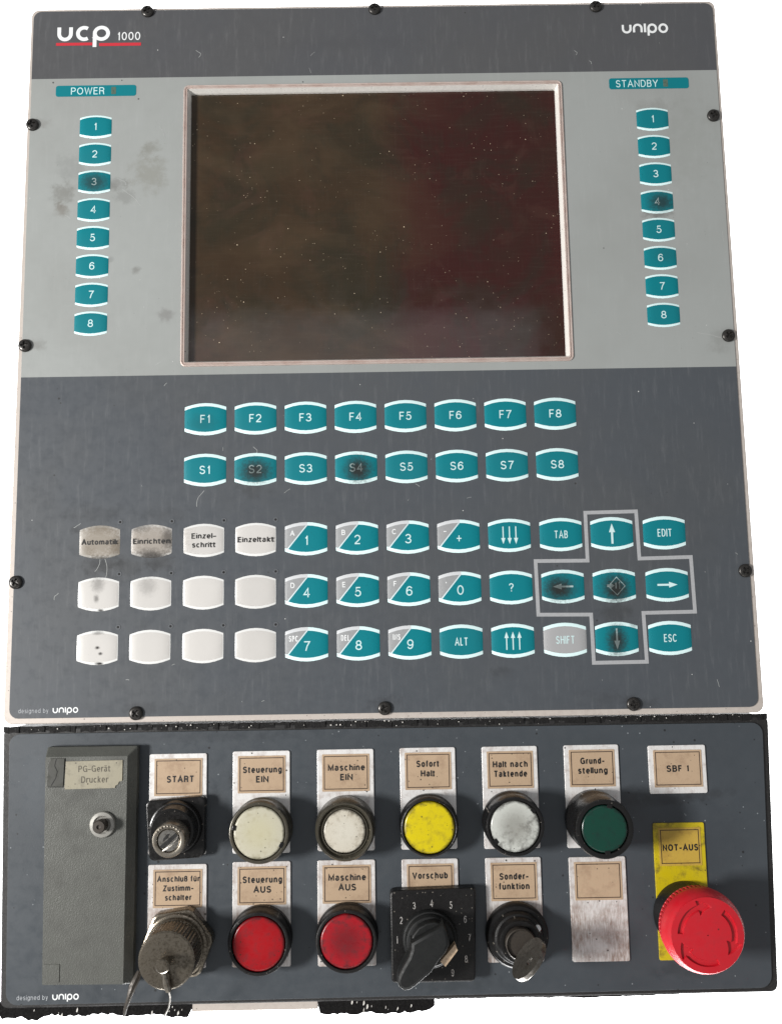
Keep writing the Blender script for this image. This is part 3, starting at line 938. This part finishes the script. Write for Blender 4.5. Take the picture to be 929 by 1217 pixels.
def designed(parent, x, y, z=.1):
    mb = MB()
    write(mb, 'designed by', x, y, 2.2, .11, width=15.2, align='l', z=z)
    part('lettering', mb.mesh('lettering', M['pale_ink']), parent, label='small designed by lettering')
    part('lettering', logo_unipo(MB(), x + 17.6, y - 1.1, 2.3, z, .25).mesh('lettering', M['white_ink']), parent, label='small white unipo lettering')


designed(UP, 4.7, -384.0)


# -- screws
def screw_mesh():
    mb = MB()
    R0 = 3.45
    rad = [0, .25, .45, .52, .6, .8, 1.1, 1.4, 1.7, 1.93, 2.0, 2.3, 2.6, 2.95, 3.2, 3.38, 3.45]
    seg = 72
    vs = []
    for r in rad:
        for i in range(seg):
            a = 2 * math.pi * i / seg
            x, y = r * math.cos(a), r * math.sin(a)
            z = .7 + 1.15 * math.sqrt(max(0, 1 - (r / R0) ** 3.0))
            if (abs(x) < .5 and abs(y) < 1.95) or (abs(y) < .5 and abs(x) < 1.95):
                z -= 1.1 * (1 - .35 * r / 1.95)
            vs.append((x, y, z))
    for i in range(seg):
        a = 2 * math.pi * i / seg
        vs.append((R0 * math.cos(a), R0 * math.sin(a), 0.01))
    fs = []
    for k in range(len(rad)):
        for i in range(seg):
            j = (i + 1) % seg
            fs.append((k * seg + i, k * seg + j, (k + 1) * seg + j, (k + 1) * seg + i)[::-1])
    mb.add(vs, fs)
    return mb.mesh('screw', M['screw'], True, 40)


SM = screw_mesh()
for i, (u, v) in enumerate([(175, 12), (445, 9), (708, 6), (38, 147), (848, 136), (29, 410), (866, 398), (18, 692), (886, 678), (161, 848), (457, 842), (753, 837)]):
    x, y = at(u, v, 1.5)
    part('screw', SM, UP, (x, y, .02), (0, 0, math.radians([20, 8, 50, 12, 70, 5, 40, 62, 35, 48, 25, 10][i])))

# -- hair-fine scratches and lifted threads on the overlay (one part, far too small to pick apart)
mb = MB()
rnd = random.Random(4)
for (u, v, du, dv, cu) in [(243, 583, -9, 19, -3), (301, 531, 3, 9, 3), (233, 60, 3, 8, 4), (146, 225, 22, 20, 2), (682, 60, 2, 5, 2), (700, 188, -1, 10, 1), (858, 275, 1, 12, 0), (828, 395, 28, 6, 1), (96, 622, -8, 5, 1), (70, 705, -5, 8, -2), (125, 664, 1, 22, 2), (119, 665, -6, 14, 2), (700, 72, 2, 4, 1), (748, 150, 3, 8, -2), (190, 150, 6, 14, 1), (140, 212, 10, 8, 3)]:
    p = []
    for k in range(9):
        t_ = k / 8
        wv = 4 * t_ * (1 - t_)
        p.append(at(u + du * t_ + cu * wv, v + dv * t_ + .4 * math.sin(9 * t_)))
    mb.ribbon(p, .2, .06)
for _ in range(26):
    x, y = rnd.uniform(5, 375), rnd.uniform(-385, -5)
    if 82 < x < 296 and -208 < y < -43: continue
    a = rnd.uniform(0, 6.28); L = rnd.uniform(1, 4)
    mb.ribbon([(x, y), (x + L * math.cos(a) * .5, y + L * math.sin(a) * .5 + .2), (x + L * math.cos(a), y + L * math.sin(a))], rnd.uniform(.08, .2), .05)
part('scratch', mb.mesh('scratch', M['scratch']), UP, kind='stuff')

# ================================================================== lower control box
LO = thing('control_box', 'lower blue-grey switch box with labelled push-buttons, selector and red emergency stop', 'control box', (0, 0, 0))
case = rquad([(.4, -526.4), (380.2, -525.6), (384.4, -393.0), (-3.0, -392.6)], 3.5)
HS = part('housing', MB().slab(case, -58, -.8, .8).mesh('housing', M['case'], True, 30), LO, label='black housing showing as a dark rim')
lov = rquad([(3.4, -524.6), (377.0, -523.2), (380.9, -396.2), (.6, -395.4)], 5.5)
part('printed_overlay', MB().slab(lov, -.7, 0, .15).mesh('printed_overlay', M['lower']), LO, label='blue-grey overlay with small chips and dirt')
# rubber seal in the joint between the two panels
mb = MB()
n = 150
top, bot = [], []
rnd = random.Random(2)
for i in range(n + 1):
    x = -2.6 + 386.4 * i / n
    top.append((x, -391.9 + rnd.uniform(-.25, .15))); bot.append((x, -394.6 + rnd.uniform(-.5, .4) - .2))
for i in range(n):
    zt = -.5 + rnd.uniform(-.4, .35)
    mb.add([(*top[i], zt), (*top[i + 1], zt), (*bot[i + 1], zt - .1), (*bot[i], zt - .1), (*top[i], -2.5), (*top[i + 1], -2.5), (*bot[i + 1], -2.5), (*bot[i], -2.5)], [(3, 2, 1, 0), (0, 1, 5, 4), (2, 3, 7, 6), (1, 2, 6, 5), (3, 0, 4, 7)])
part('rubber_seal', mb.mesh('rubber_seal', M['rubber']), LO, label='dusty black rubber seal under the upper panel')
# pale crumbs on the seal
mb = MB()
for _ in range(46):
    x = rnd.uniform(0, 380); y = -393.2 + rnd.uniform(-1.6, 1.2); s_ = rnd.uniform(.12, .4)
    pts = [(x + s_ * math.cos(a + rnd.uniform(-.5, .5)) * rnd.uniform(.5, 1.6), y + s_ * math.sin(a)) for a in (0, 1.3, 2.6, 4, 5.2)]
    mb.slab(pts, -.1, .12, 0)
part('crumb', mb.mesh('crumb', M['fleck']), LO, kind='stuff')
designed(LO, 8.6, -521.4 + .3)


# ragged black foam and an aluminium edge under the box
def ragged(x0, x1, y0, depth, seed, z0=-14, z1=-2.5, step=1.6):
    rnd = random.Random(seed)
    low = []
    x = x0
    d = depth * .8
    while x < x1 - step:
        d = min(depth, max(depth * .62, d + rnd.uniform(-.09, .09) * depth))
        low.append((x, y0 - d + rnd.uniform(-.12, .12))); x += step * rnd.uniform(.4, 1.4)
    low.append((x1, y0 - depth * .6))
    low[0] = (x0, y0 - depth * .5)
    return MB().slab([(x0, y0)] + low + [(x1, y0)], z0, z1, 0)


part('foam_strip', ragged(-1.2, 93, -524.5, 8.2, 5).mesh('foam_strip', M['tar']), LO, label='ragged black foam under the left corner')
part('foam_strip', ragged(155, 212, -524.2, 8.6, 9).mesh('foam_strip', M['tar']), LO, label='ragged black foam under the middle')
part('foam_strip', ragged(212, 332, -524.8, 2.4, 12).mesh('foam_strip', M['tar']), LO, label='thin black foam under the right side')
part('edge_strip', MB().slab(rrect(93.2, -530.2, 154.8, -524.0, .4), -12, -3.0, .3).mesh('edge_strip', M['alu']), LO, label='bare aluminium edge under the box')
mb = MB()
for _ in range(22):
    x = rnd.choice([rnd.uniform(14, 90), rnd.uniform(157, 205)]); y = rnd.uniform(-531, -527.0); s_ = rnd.uniform(.15, .75)
    a0 = rnd.uniform(0, 3)
    pts = [(x + s_ * .6 * math.cos(a) * rnd.uniform(.5, 1.6) + .3 * s_ * math.sin(a), y + s_ * 1.6 * math.sin(a) * rnd.uniform(.5, 1.5)) for a in (0, 1.3, 2.6, 4, 5.2)]
    mb.slab(pts, -2.45, -2.2, 0)
part('paint_flake', mb.mesh('paint_flake', M['fleck']), LO, kind='stuff')


# -- label plates
def label_plate(x0, y0, x1, y1, lines, ylw=False, blank=False, lbl=None, hole_=None):
    p = part('label_plate', MB().slab(rrect(x0, y0, x1, y1, .9, 3), .03, .7, .18).mesh('label_plate', M['yplate' if ylw else 'plate']), LO, label=lbl)
    ix0, ix1, iy1 = x0 + 2.5, x1 - 2.1, y1 - 2.3
    iy0 = iy1 - 18.2
    part('paper_insert', MB().slab(rrect(ix0, iy0, ix1, iy1, .3, 2), .7, .86, 0).mesh('paper_insert', M['ypaper' if ylw else 'paper']), p)
    mb = MB().ribbon(list(reversed([(ix0 + 1.1, iy0 + 1.2), (ix0 + 1.1, iy1 - 1.1), (ix1 - 1.1, iy1 - 1.1), (ix1 - 1.1, iy0 + 1.2)])), .4, .9, True)
    part('border_line', mb.mesh('border_line', M['brown_ink']), p)
    if lines:
        cx = (ix0 + ix1) / 2
        cy = (iy0 + iy1) / 2
        k = len(lines)
        pitch = 4.7 if k < 3 else 4.4
        L = []
        for i, (t, wd, h, dx, dy) in enumerate(lines):
            L.append((t, cx + dx, cy + ((k - 1) / 2 - i) * pitch + dy, h * 1.03, dict(w=.215, width=wd * 1.02, gap=.14)))
        part('lettering', lettering(L, M['black_ink'], 'lettering', .9), p)
    return p


label_plate(71.6, -455.3, 100.2, -406.4, [('START', 13.4, 3.3, 1.0, -1.0)], lbl='START label plate')
label_plate(113.3, -455.3, 141.8, -405.8, [('Steuerung', 19.2, 3.2, .3, 0), ('EIN', 6.2, 3.2, .3, 0)], lbl='Steuerung EIN label plate')
label_plate(155.5, -454.9, 183.8, -405.7, [('Maschine', 18.2, 3.2, .3, .2), ('EIN', 6.2, 3.2, .3, .2)], lbl='Maschine EIN label plate')
label_plate(197.0, -454.9, 224.8, -405.6, [('Sofort', 11.2, 3.2, -.2, 1.2), ('Halt', 7.0, 3.2, -.2, 1.2)], lbl='Sofort Halt label plate')
label_plate(238.2, -455.3, 266.0, -405.7, [('Halt nach', 17.2, 3.2, 0, .4), ('Taktende', 16.4, 3.2, 0, .4)], lbl='Halt nach Taktende label plate')
label_plate(279.5, -455.6, 307.0, -405.7, [('Grund-', 12.0, 3.2, .2, 1.3), ('stellung', 14.6, 3.2, .2, 1.3)], lbl='Grundstellung label plate')
label_plate(321.9, -430.2, 350.8, -406.6, [('SBF 1', 11.2, 3.2, -.2, 0)], lbl='SBF 1 label plate')
label_plate(71.8, -508.8, 100.6, -459.9, [('Anschluß für', 20.6, 2.8, .3, .2), ('Zustimm-', 14.8, 2.8, .3, .2), ('schalter', 12.8, 2.8, .3, .2)], lbl='Anschluß für Zustimmschalter label plate')
label_plate(113.4, -508.8, 142.0, -459.3, [('Steuerung', 19.2, 3.2, .2, .6), ('AUS', 8.6, 3.2, .2, .6)], lbl='Steuerung AUS label plate')
label_plate(155.3, -509.2, 183.8, -459.3, [('Maschine', 18.2, 3.2, .2, .9), ('AUS', 8.6, 3.2, .2, .9)], lbl='Maschine AUS label plate')
label_plate(197.0, -505.6, 224.8, -459.5, [('Vorschub', 17.2, 3.2, -.2, 3.6)], lbl='Vorschub label plate')
label_plate(238.4, -508.9, 265.9, -459.6, [('Sonder-', 14.2, 3.2, 0, .2), ('funktion', 14.8, 3.2, 0, .2)], lbl='Sonderfunktion label plate')
label_plate(279.8, -509.4, 307.9, -460.0, None, lbl='blank label plate with brown wear')
label_plate(322.4, -509.4, 348.0, -444.4, [('NOT-AUS', 17.4, 3.2, .1, -.4)], True, lbl='yellow NOT-AUS label plate')


# -- push-buttons
def push_button(x, y, z, cap, ring, rc, ro, tall, label, capz=None, tilt=(0, 0), lip=.5, recess=False, lugs=()):
    """collar flaring up to z, coloured cap of radius rc"""
    mb = MB()
    if recess:
        prof = [(ro + .2, .72), (ro + .2, z * .35), (ro, z * .6), (ro - .4, z * .9), (ro - 1.2, z), (ro - 2.0, z - .1), (ro - 2.5, z - 1.3), (rc + 1.3, z - 1.7), (rc + .9, z - .9), (rc + .35, z - .9), (rc + .2, z - 3.5)]
    else:
        prof = [(ro + .2, .72), (ro + .2, z * .3), (ro + .0, z * .32), (ro - .3, z * .55), (ro, z * .85), (ro - .5, z - .25), (ro - 1.1, z), (rc + .5, z - .2), (rc + .25, z - 1.0), (rc + .2, z - 3.5)]
    mb.lathe(prof, 64, cap1=False)
    b = part('push_button', mb.mesh('push_button', ring, True, 38), LO, (x, y, 0), (math.radians(tilt[0]), math.radians(tilt[1]), 0), label=label)
    cz = z + (capz if capz is not None else -.2)
    cm = MB().lathe([(rc, z - 4), (rc, cz - .8), (rc - .25, cz - .3), (rc - .8, cz), (rc - 1.3, cz + .05), (rc * .6, cz + .12), (rc * .3, cz + .15), (.4, cz + .16)], 64)
    part('button_cap', cm.mesh('button_cap', cap, True, 60), b)
    for (a, r_) in lugs:
        q = math.radians(a)
        part('retaining_lug', MB().slab(rrect(-.9, -1.2, .9, 1.2, .3, 2), cz - .3, cz + .35, .1).mesh('retaining_lug', M['blackp']), b, (r_ * math.cos(q), r_ * math.sin(q), 0), (0, 0, q))
    return b


push_button(128.3, -443.2, 15.0, M['ivory'], M['olive'], 12.4, 14.8, 0, 'ivory push-button with olive bezel', tilt=(-2, 0), lugs=((-28, 12.2), (168, 12.2)))
push_button(169.6, -442.8, 15.0, M['ivory2'], M['olive'], 10.3, 14.6, 0, 'small stained ivory push-button in wide olive bezel', recess=True, capz=-1.0)
push_button(210.7, -442.4, 11.5, M['yellow'], M['blackm'], 12.4, 14.3, 0, 'yellow push-button with black collar')
push_button(251.9, -441.8, 16.0, M['greyl'], M['blackp'], 12.0, 14.4, 0, 'smudged white push-button with black collar', lugs=((40, 11.6), (215, 11.6)))
push_button(293.0, -441.8, 25.0, M['greenl'], M['blackp'], 11.0, 14.2, 0, 'dark green push-button on a tall black collar', lugs=((75, 10.8), (-85, 10.8)))
push_button(127.8, -494.6, 12.5, M['red'], M['blackm'], 12.6, 15.0, 0, 'bright red push-button under Steuerung AUS')
push_button(169.8, -494.2, 12.5, M['redworn'], M['blackm'], 12.6, 15.0, 0, 'worn red push-button with grimy centre under Maschine AUS')

# -- START key lock
sq = [at(173, 952, 5.5), at(244, 946, 5.5), at(243, 1019, 5.5), at(177, 1024, 5.5)]
sq = [sq[3], sq[2], sq[1], sq[0]]
cx, cy = 86.2, -441.3
L1 = part('key_lock', MB().slab(rquad([(x - cx, y - cy) for x, y in sq], 3, 5), .72, 5.5, .7).mesh('key_lock', M['blackp'], True, 30), LO, (cx, cy, 0), label='square black key lock with nickel cylinder')
part('collar', MB().lathe([(13.0, 5.3), (12.4, 8), (12.2, 9), (11.6, 9.2), (11.3, 11), (10.6, 16), (9.6, 16.6), (8.4, 16.4)], 56).mesh('collar', M['blackp'], True, 35), L1, (.2, .4, 0))
part('lock_cylinder', MB().lathe([(7.8, 16), (7.9, 25.5), (7.5, 26.4), (6.6, 26.6), (5.6, 26.3), (5.3, 25.2)], 48, cap1=False).mesh('lock_cylinder', M['nickel'], True, 35), L1, (1.2, -1.8, 0))
plug = MB().lathe([(5.25, 22), (5.25, 25.4), (4.9, 25.8), (.4, 25.9)], 40)
pl = part('lock_plug', plug.mesh('lock_plug', M['chrome'], True, 35), L1, (1.2, -1.8, 0))
mb = MB()
mb.slab([(-4.4, -2.6), (-2.8, -3.8), (4.2, 2.2), (3.2, 3.6)], 25.8, 26.15, .05)
mb.slab([(-2.6, 1.0), (-3.0, -.6), (-.9, .9), (.3, 2.8), (-.8, 3.0)], 25.8, 26.2, .05)
part('key_slot', mb.mesh('key_slot', M['hole']), L1, (1.4, -1.8, 0))
mb = MB()
mb.tube([(-2.6, -4.6, 26.2), (.4, -2.6, 26.4), (3.9, .4, 26.3), (4.6, 2.1, 26.1)], [.5, .75, .65, .4], 8)
part('slot_edge', mb.mesh('slot_edge', M['chrome'], True), L1, (1.2, -1.8, 0))
rnd = random.Random(11)
mb = MB()
for i in range(9):
    a = math.radians(40 + i * 13)
    mb.lathe([(.55, 26.4), (.5, 26.8), (.25, 26.95)], 8, 6.6 * math.cos(a), 6.6 * math.sin(a))
part('stamped_mark', mb.mesh('stamped_mark', M['nickel'], True), L1, (1.2, -1.8, 0), kind='stuff')

# -- enabling switch connector with dust cap
cx, cy = 87.6, -496.0
nut = [(18.2 * math.cos(math.radians(8 + 60 * i)), 18.2 * math.sin(math.radians(8 + 60 * i))) for i in range(6)]
nut2 = []
for i in range(6):
    p, q = Vector(nut[i]), Vector(nut[(i + 1) % 6]); pr = Vector(nut[i - 1])
    nut2 += [tuple(p + (pr - p) * .09), tuple(p + (q - p) * .09)]
CN = part('connector', MB().slab(nut2, .72, 7.5, 1.2).mesh('connector', M['brass'], True, 25), LO, (cx, cy, 0), label='round metal socket with hexagonal nut')
part('threaded_ring', MB().lathe([(15.0, 7.4), (15.0, 9.2), (14.2, 9.6), (13.6, 9.6), (13.4, 12), (13.2, 12.2)], 56).mesh('threaded_ring', M['brass'], True, 35), CN)
mb = MB()
mb.lathe([(13.0, 12), (13.0, 12.6), (13.2, 12.7), (13.2, 27.0), (13.0, 27.8), (12.3, 28.3), (11.8, 28.35), (6, 28.4), (1, 28.4)], 192, mod=lambda i, z: (1 - (.035 if i % 4 in (0, 1) else 0)) if 12.65 < z < 27.5 else 1)
part('dust_cap', mb.mesh('dust_cap', M['brass'], True, 28), CN, label='knurled metal dust cap with centre stud')
part('cap_stud', MB().lathe([(2.4, 28.3), (2.4, 32.5), (3.1, 32.8), (3.2, 35.5), (2.6, 36.2), (.3, 36.3)], 28).mesh('cap_stud', M['brass'], True, 35), CN)


def rel(u, v, z): x, y = at(u, v, z); return (x - cx, y - cy, z)


mb = MB()
mb.tube([rel(193, 1153, 31), rel(196, 1160, 31), rel(198, 1169, 31), rel(200.5, 1178, 30.5)], [1.9, 1.1, 1.7, 1.4], 10)
part('wire_crimp', mb.mesh('wire_crimp', M['nickel'], True), CN)
mb = MB()
mb.tube([rel(201, 1179, 30), rel(202.2, 1184, 28), rel(202, 1190, 26), rel(200.4, 1198, 24), rel(197, 1205, 22), rel(195.5, 1209, 20)], .45, 8)
part('lanyard_wire', mb.mesh('lanyard_wire', M['wire'], True), CN)
mb = MB()
mb.tube([rel(166, 1154, 12), rel(163, 1162, 13), rel(158, 1172, 14), rel(153.5, 1186, 14), rel(149, 1200, 13), rel(148, 1207, 12)], [1.1, 1.7, 1.9, 1.2, .9, .6], 8)
part('lanyard_strap', mb.mesh('lanyard_strap', M['darkmetal'], True), CN)

# -- Vorschub rotary switch
pc = [at(463, 1059, 7), at(565, 1055, 7), at(565, 1167, 7), at(465, 1169, 7)]
cx, cy = 211.4, -493.4
poly = [(x - cx, y - cy) for x, y in (pc[3], pc[2], pc[1], pc[0])]
RS = part('rotary_switch', MB().slab(rquad(poly, 2.2, 4), .72, 7.0, .9).mesh('rotary_switch', M['blackm'], True, 30), LO, (cx, cy, 0), label='square black rotary switch numbered 1 to 9')
mb = MB()
for i, (u, v) in enumerate([(471.7, 1117), (476.6, 1093.9), (492, 1076.4), (512.6, 1073.6), (535.6, 1075.7), (552.6, 1092.5), (557.8, 1114.2), (553.8, 1139.6), (537.7, 1156.1)]):
    x, y, _ = rel(u, v, 7.05)
    write(mb, str(i + 1), x, y, 3.3, .10, sx=.62, z=7.06)
part('numerals', mb.mesh('numerals', M['numeral_ink']), RS)
kx, ky, _ = rel(511, 1118, 12)
part('dial_disc', MB().lathe([(13.2, 6.9), (13.2, 10.2), (12.8, 10.9), (12.2, 11.1), (11.9, 12.5), (11.2, 13.6), (10.4, 13.9), (3, 14)], 56).mesh('dial_disc', M['knobm'], True, 35), RS, (kx, ky, 0))
top = [(488, 1121), (505, 1111.5), (527, 1099.5), (531, 1106), (533.5, 1115), (534, 1124), (529, 1134), (521, 1143), (513, 1156), (504, 1164), (495, 1172), (487, 1177.5), (480, 1178.5), (474, 1174), (471.5, 1168), (473, 1160), (478, 1150), (485, 1138), (488, 1129)]
gp = [rel(u, v, 25)[:2] for u, v in top][::-1]
gm = MB().slab(gp, 13, 25, 1.6)
part('pointer_knob', gm.mesh('pointer_knob', M['knobm'], True, 32), RS)
# raised step at the knob's back
bp_ = [rel(u, v, 20)[:2] for u, v in [(488, 1121), (490, 1112), (497, 1103), (506, 1098), (516, 1096), (527, 1099.5), (505, 1111.5)]][::-1]
part('knob_back', MB().slab(bp_, 13, 20, .8).mesh('knob_back', M['knobm'], True, 32), RS)
q = [rel(u, v, 20)[:2] for u, v in [(524, 1143), (529, 1148), (543, 1129.5), (540.5, 1123.5)]][::-1]
gmk = MB().slab(q, 12.5, 20, .25)
part('pointer_mark', gmk.mesh('pointer_mark', M['pointer']), RS)

# -- Sonderfunktion key switch
cx, cy = 252.6, -495.4
KS = part('key_switch', MB().lathe([(15.3, .72), (15.4, 3.5), (15.1, 5.2), (14.2, 6.2), (12.6, 6.4), (12.2, 8.5), (11.6, 9.6), (10.6, 10), (10.2, 13), (9.6, 14), (8.6, 14.2), (7.4, 13.9), (7.3, 12)], 60, cap1=False).mesh('key_switch', M['blackm'], True, 35), LO, (cx, cy, 0), label='round black key switch with white dot')
x, y, _ = rel(638.5, 1104, 10.6)
part('position_dot', MB().lathe([(1.7, 5), (1.7, 10.2), (1.45, 10.6), (.3, 10.8)], 24).mesh('position_dot', M['white_ink'], True, 40), KS, (x, y, 0))
part('lock_cylinder', MB().lathe([(7.2, 11), (7.2, 17.6), (6.8, 18), (6.4, 17.6), (6.3, 16.6), (3, 16.5), (.4, 16.4)], 44).mesh('lock_cylinder', M['darkmetal'], True, 35), KS)
# the key
kpx, kpy = at(628, 1139.5, 26.0)
KEY = thing('key', 'worn nickel key with round bow standing in the Sonderfunktion lock', 'key', (kpx, kpy, 14.6))
ang = math.radians(50)
seg = 44
mb = MB()
outer = []
for i in range(seg):
    a = 2 * math.pi * i / seg
    outer.append((10.4 * math.cos(a), 9.6 * math.sin(a)))
hl = list(reversed(circle(1.9, 20, 0, 3.2)))
mb.slab(outer, -1.2, 1.2, .35, [hl])
bow = mb.mesh('bow', M['keymetal'], True, 35)
# bow's plane stands on the panel: local x along the slot, local y out of the panel
rot = Matrix.Rotation(ang, 4, 'Z') @ Matrix.Rotation(math.radians(90), 4, 'X')
ob = part('bow', bow, KEY, (0, 0, 12.5))
ob.rotation_euler = (Matrix.Rotation(ang, 4, 'Z') @ Matrix.Rotation(math.radians(101), 4, 'X')).to_euler()
mb = MB().slab([(-3.6, -12), (3.6, -12), (3.8, 0), (-3.8, 0)], -.9, .9, .2)
ob = part('blade', mb.mesh('blade', M['keymetal'], True, 35), KEY, (0, 0, 5))
ob.rotation_euler = rot.to_euler()

# -- emergency stop
cx, cy = at(833, 1104.5, 25)
ES = part('emergency_stop', MB().lathe([(15.6, .72), (15.6, 4), (15.0, 6), (14.6, 13), (13, 14)], 60).mesh('emergency_stop', M['blackm'], True, 35), LO, (cx, cy, 0), label='red mushroom emergency stop on black collar')
mb = MB()
seg = 300
nr = 76
vs, fs = [], []
prof = [(14.6, 18.0, 0), (18.6, 18.5, 0), (19.3, 19.0, 0), (19.35, 19.2, 1), (19.5, 23.6, 1), (19.6, 23.8, 0), (20.0, 24.6, 0), (20.0, 26.2, 0), (19.75, 28, 0), (19.3, 30.0, 0), (18.7, 31.6, 0), (18.0, 32.7, 0), (17.2, 33.3, 0)]
rads = [(r * .945 if r > 17.3 else r * .97, z_, k) for r, z_, k in prof]
for i in range(nr):
    r = 16.6 * (1 - i / nr) + .05
    rads.append((r, 33.5 + .3 * (1 - (r / 16.6) ** 2), 0))


def arrow_mask(r, a):
    """1 inside one of three curved arrows (angle in degrees)"""
    best = 0
    for st in (176, 52, -70):
        d = (st - a) % 360
        if d > 180: d -= 360
        # band
        e1 = min(d - 0, 72 - d) * math.pi / 180 * 12.4
        e2 = 1.25 - abs(r - 12.4)
        m = min(e1, e2)
        # head
        hd = (d - 70) * math.pi / 180 * 12.4
        if -.3 < hd < 6:
            half = 3.2 * (1 - hd / 5.6)
            m2 = min(hd + .3, (half - abs(r - 12.4)) * .85)
            m = max(m, m2)
        best = max(best, min(1, max(0, (m + .1) / .25)))
    return best


for (r, z_, k) in rads:
    for i in range(seg):
        a = 360. * i / seg
        rr = r
        if k: rr = r * (1 - (.028 if i % 5 < 2 else 0))
        zz = z_
        if 8.5 < r < 16.7 and z_ > 33.2: zz -= 1.1 * arrow_mask(r, a)
        vs.append((rr * math.cos(math.radians(a)), rr * math.sin(math.radians(a)), zz))
for k in range(len(rads) - 1):
    for i in range(seg):
        j = (i + 1) % seg
        fs.append((k * seg + i, k * seg + j, (k + 1) * seg + j, (k + 1) * seg + i))
mb.add(vs, fs)
part('mushroom_cap', mb.mesh('mushroom_cap', M['estop'], True, 40), ES, label='red mushroom head with three turning arrows')

# -- PG cover
CZ = 8.0
pv = part('socket_cover', None, LO, label='olive-grey hinged cover with screw') if False else None
c0 = [(24.0, -512.6), (66.6, -512.4), (66.2, -402.6), (21.4, -402.4)]
mb = MB()
b0 = rquad([(23.2, -513.4), (66.0, -513.8), (66.4, -401.8), (21.6, -401.6)], .8, 2)
f0 = rquad([(23.6, -512.6), (62.4, -513.0), (62.4, -406.2), (22.0, -406.0)], .5, 2)
n = len(b0)
mb.add([(x, y, .03) for x, y in b0] + [(x, y, 4.5) for x, y in b0], [(i, (i + 1) % n, n + (i + 1) % n, n + i) for i in range(n)])
mb.add([(x, y, 4.5) for x, y in b0] + [(x, y, CZ) for x, y in f0], [(i, (i + 1) % n, n + (i + 1) % n, n + i) for i in range(n)])
mb.poly(f0, CZ)
PG = part('socket_cover', mb.mesh('socket_cover', M['cover']), LO, label='olive-grey textured cover with bevelled edges')
part('corner_patch', MB().slab([(23.1, -420.0), (31.2, -420.2), (31.6, -406.8), (24.8, -406.6), (23.4, -409.5)], CZ + .02, CZ + .5, .15).mesh('corner_patch', M['cover2']), PG, label='cracked corner patch')
mb = MB().ribbon([(27.6, -406.7), (26.8, -410.2), (28.2, -413.0), (27.4, -416.4), (25.4, -419.6)], .35, CZ + .54)
mb.ribbon([(23.6, -420.4), (32.0, -420.5), (31.9, -406.6)], .35, CZ + .03)
part('crack', mb.mesh('crack', M['hole']), PG)
part('corner_patch', MB().slab(rrect(24.2, -511.6, 31.8, -503.2, .3, 2), CZ + .02, CZ + .3, .1).mesh('corner_patch', M['cover']), PG, label='square corner patch')
# tin label
tl = [(31.8, -421.6), (56.6, -421.4), (57.0, -420.2), (58.2, -419.6), (58.6, -418.4), (60.2, -418.0), (60.2, -408.0), (32.2, -408.2)]
mt = part('tin_label', MB().slab(tl, CZ + .02, CZ + .4, .1).mesh('tin_label', M['tin']), PG, label='tarnished label with torn corner')
part('lettering', lettering([('PG-Gerät', 46.3, -411.9, 3.1, dict(w=.13, width=15.6)), ('Drucker', 46.6, -417.1, 3.1, dict(w=.13, width=13.2))], M['faded_ink'], 'lettering', CZ + .46), mt)
sx, sy = 51.0, -438.6
sr = part('cover_screw', MB().lathe([(6.3, CZ + .02), (6.3, CZ + .9), (5.9, CZ + 1.5), (4.4, CZ + 1.7), (3.7, CZ + .9), (3.4, CZ + .7)], 44).mesh('cover_screw', M['bright'], True, 35), PG, (sx, sy, 0), label='nickel bush with slotted screw')
part('screw_stud', MB().lathe([(2.9, CZ + .7), (2.9, CZ + 3.0), (3.1, CZ + 3.1), (3.1, CZ + 6.2), (2.7, CZ + 6.7), (1.1, CZ + 6.75), (.9, CZ + 6.2), (.2, CZ + 6.1)], 32).mesh('screw_stud', M['darkmetal'], True, 35), sr)
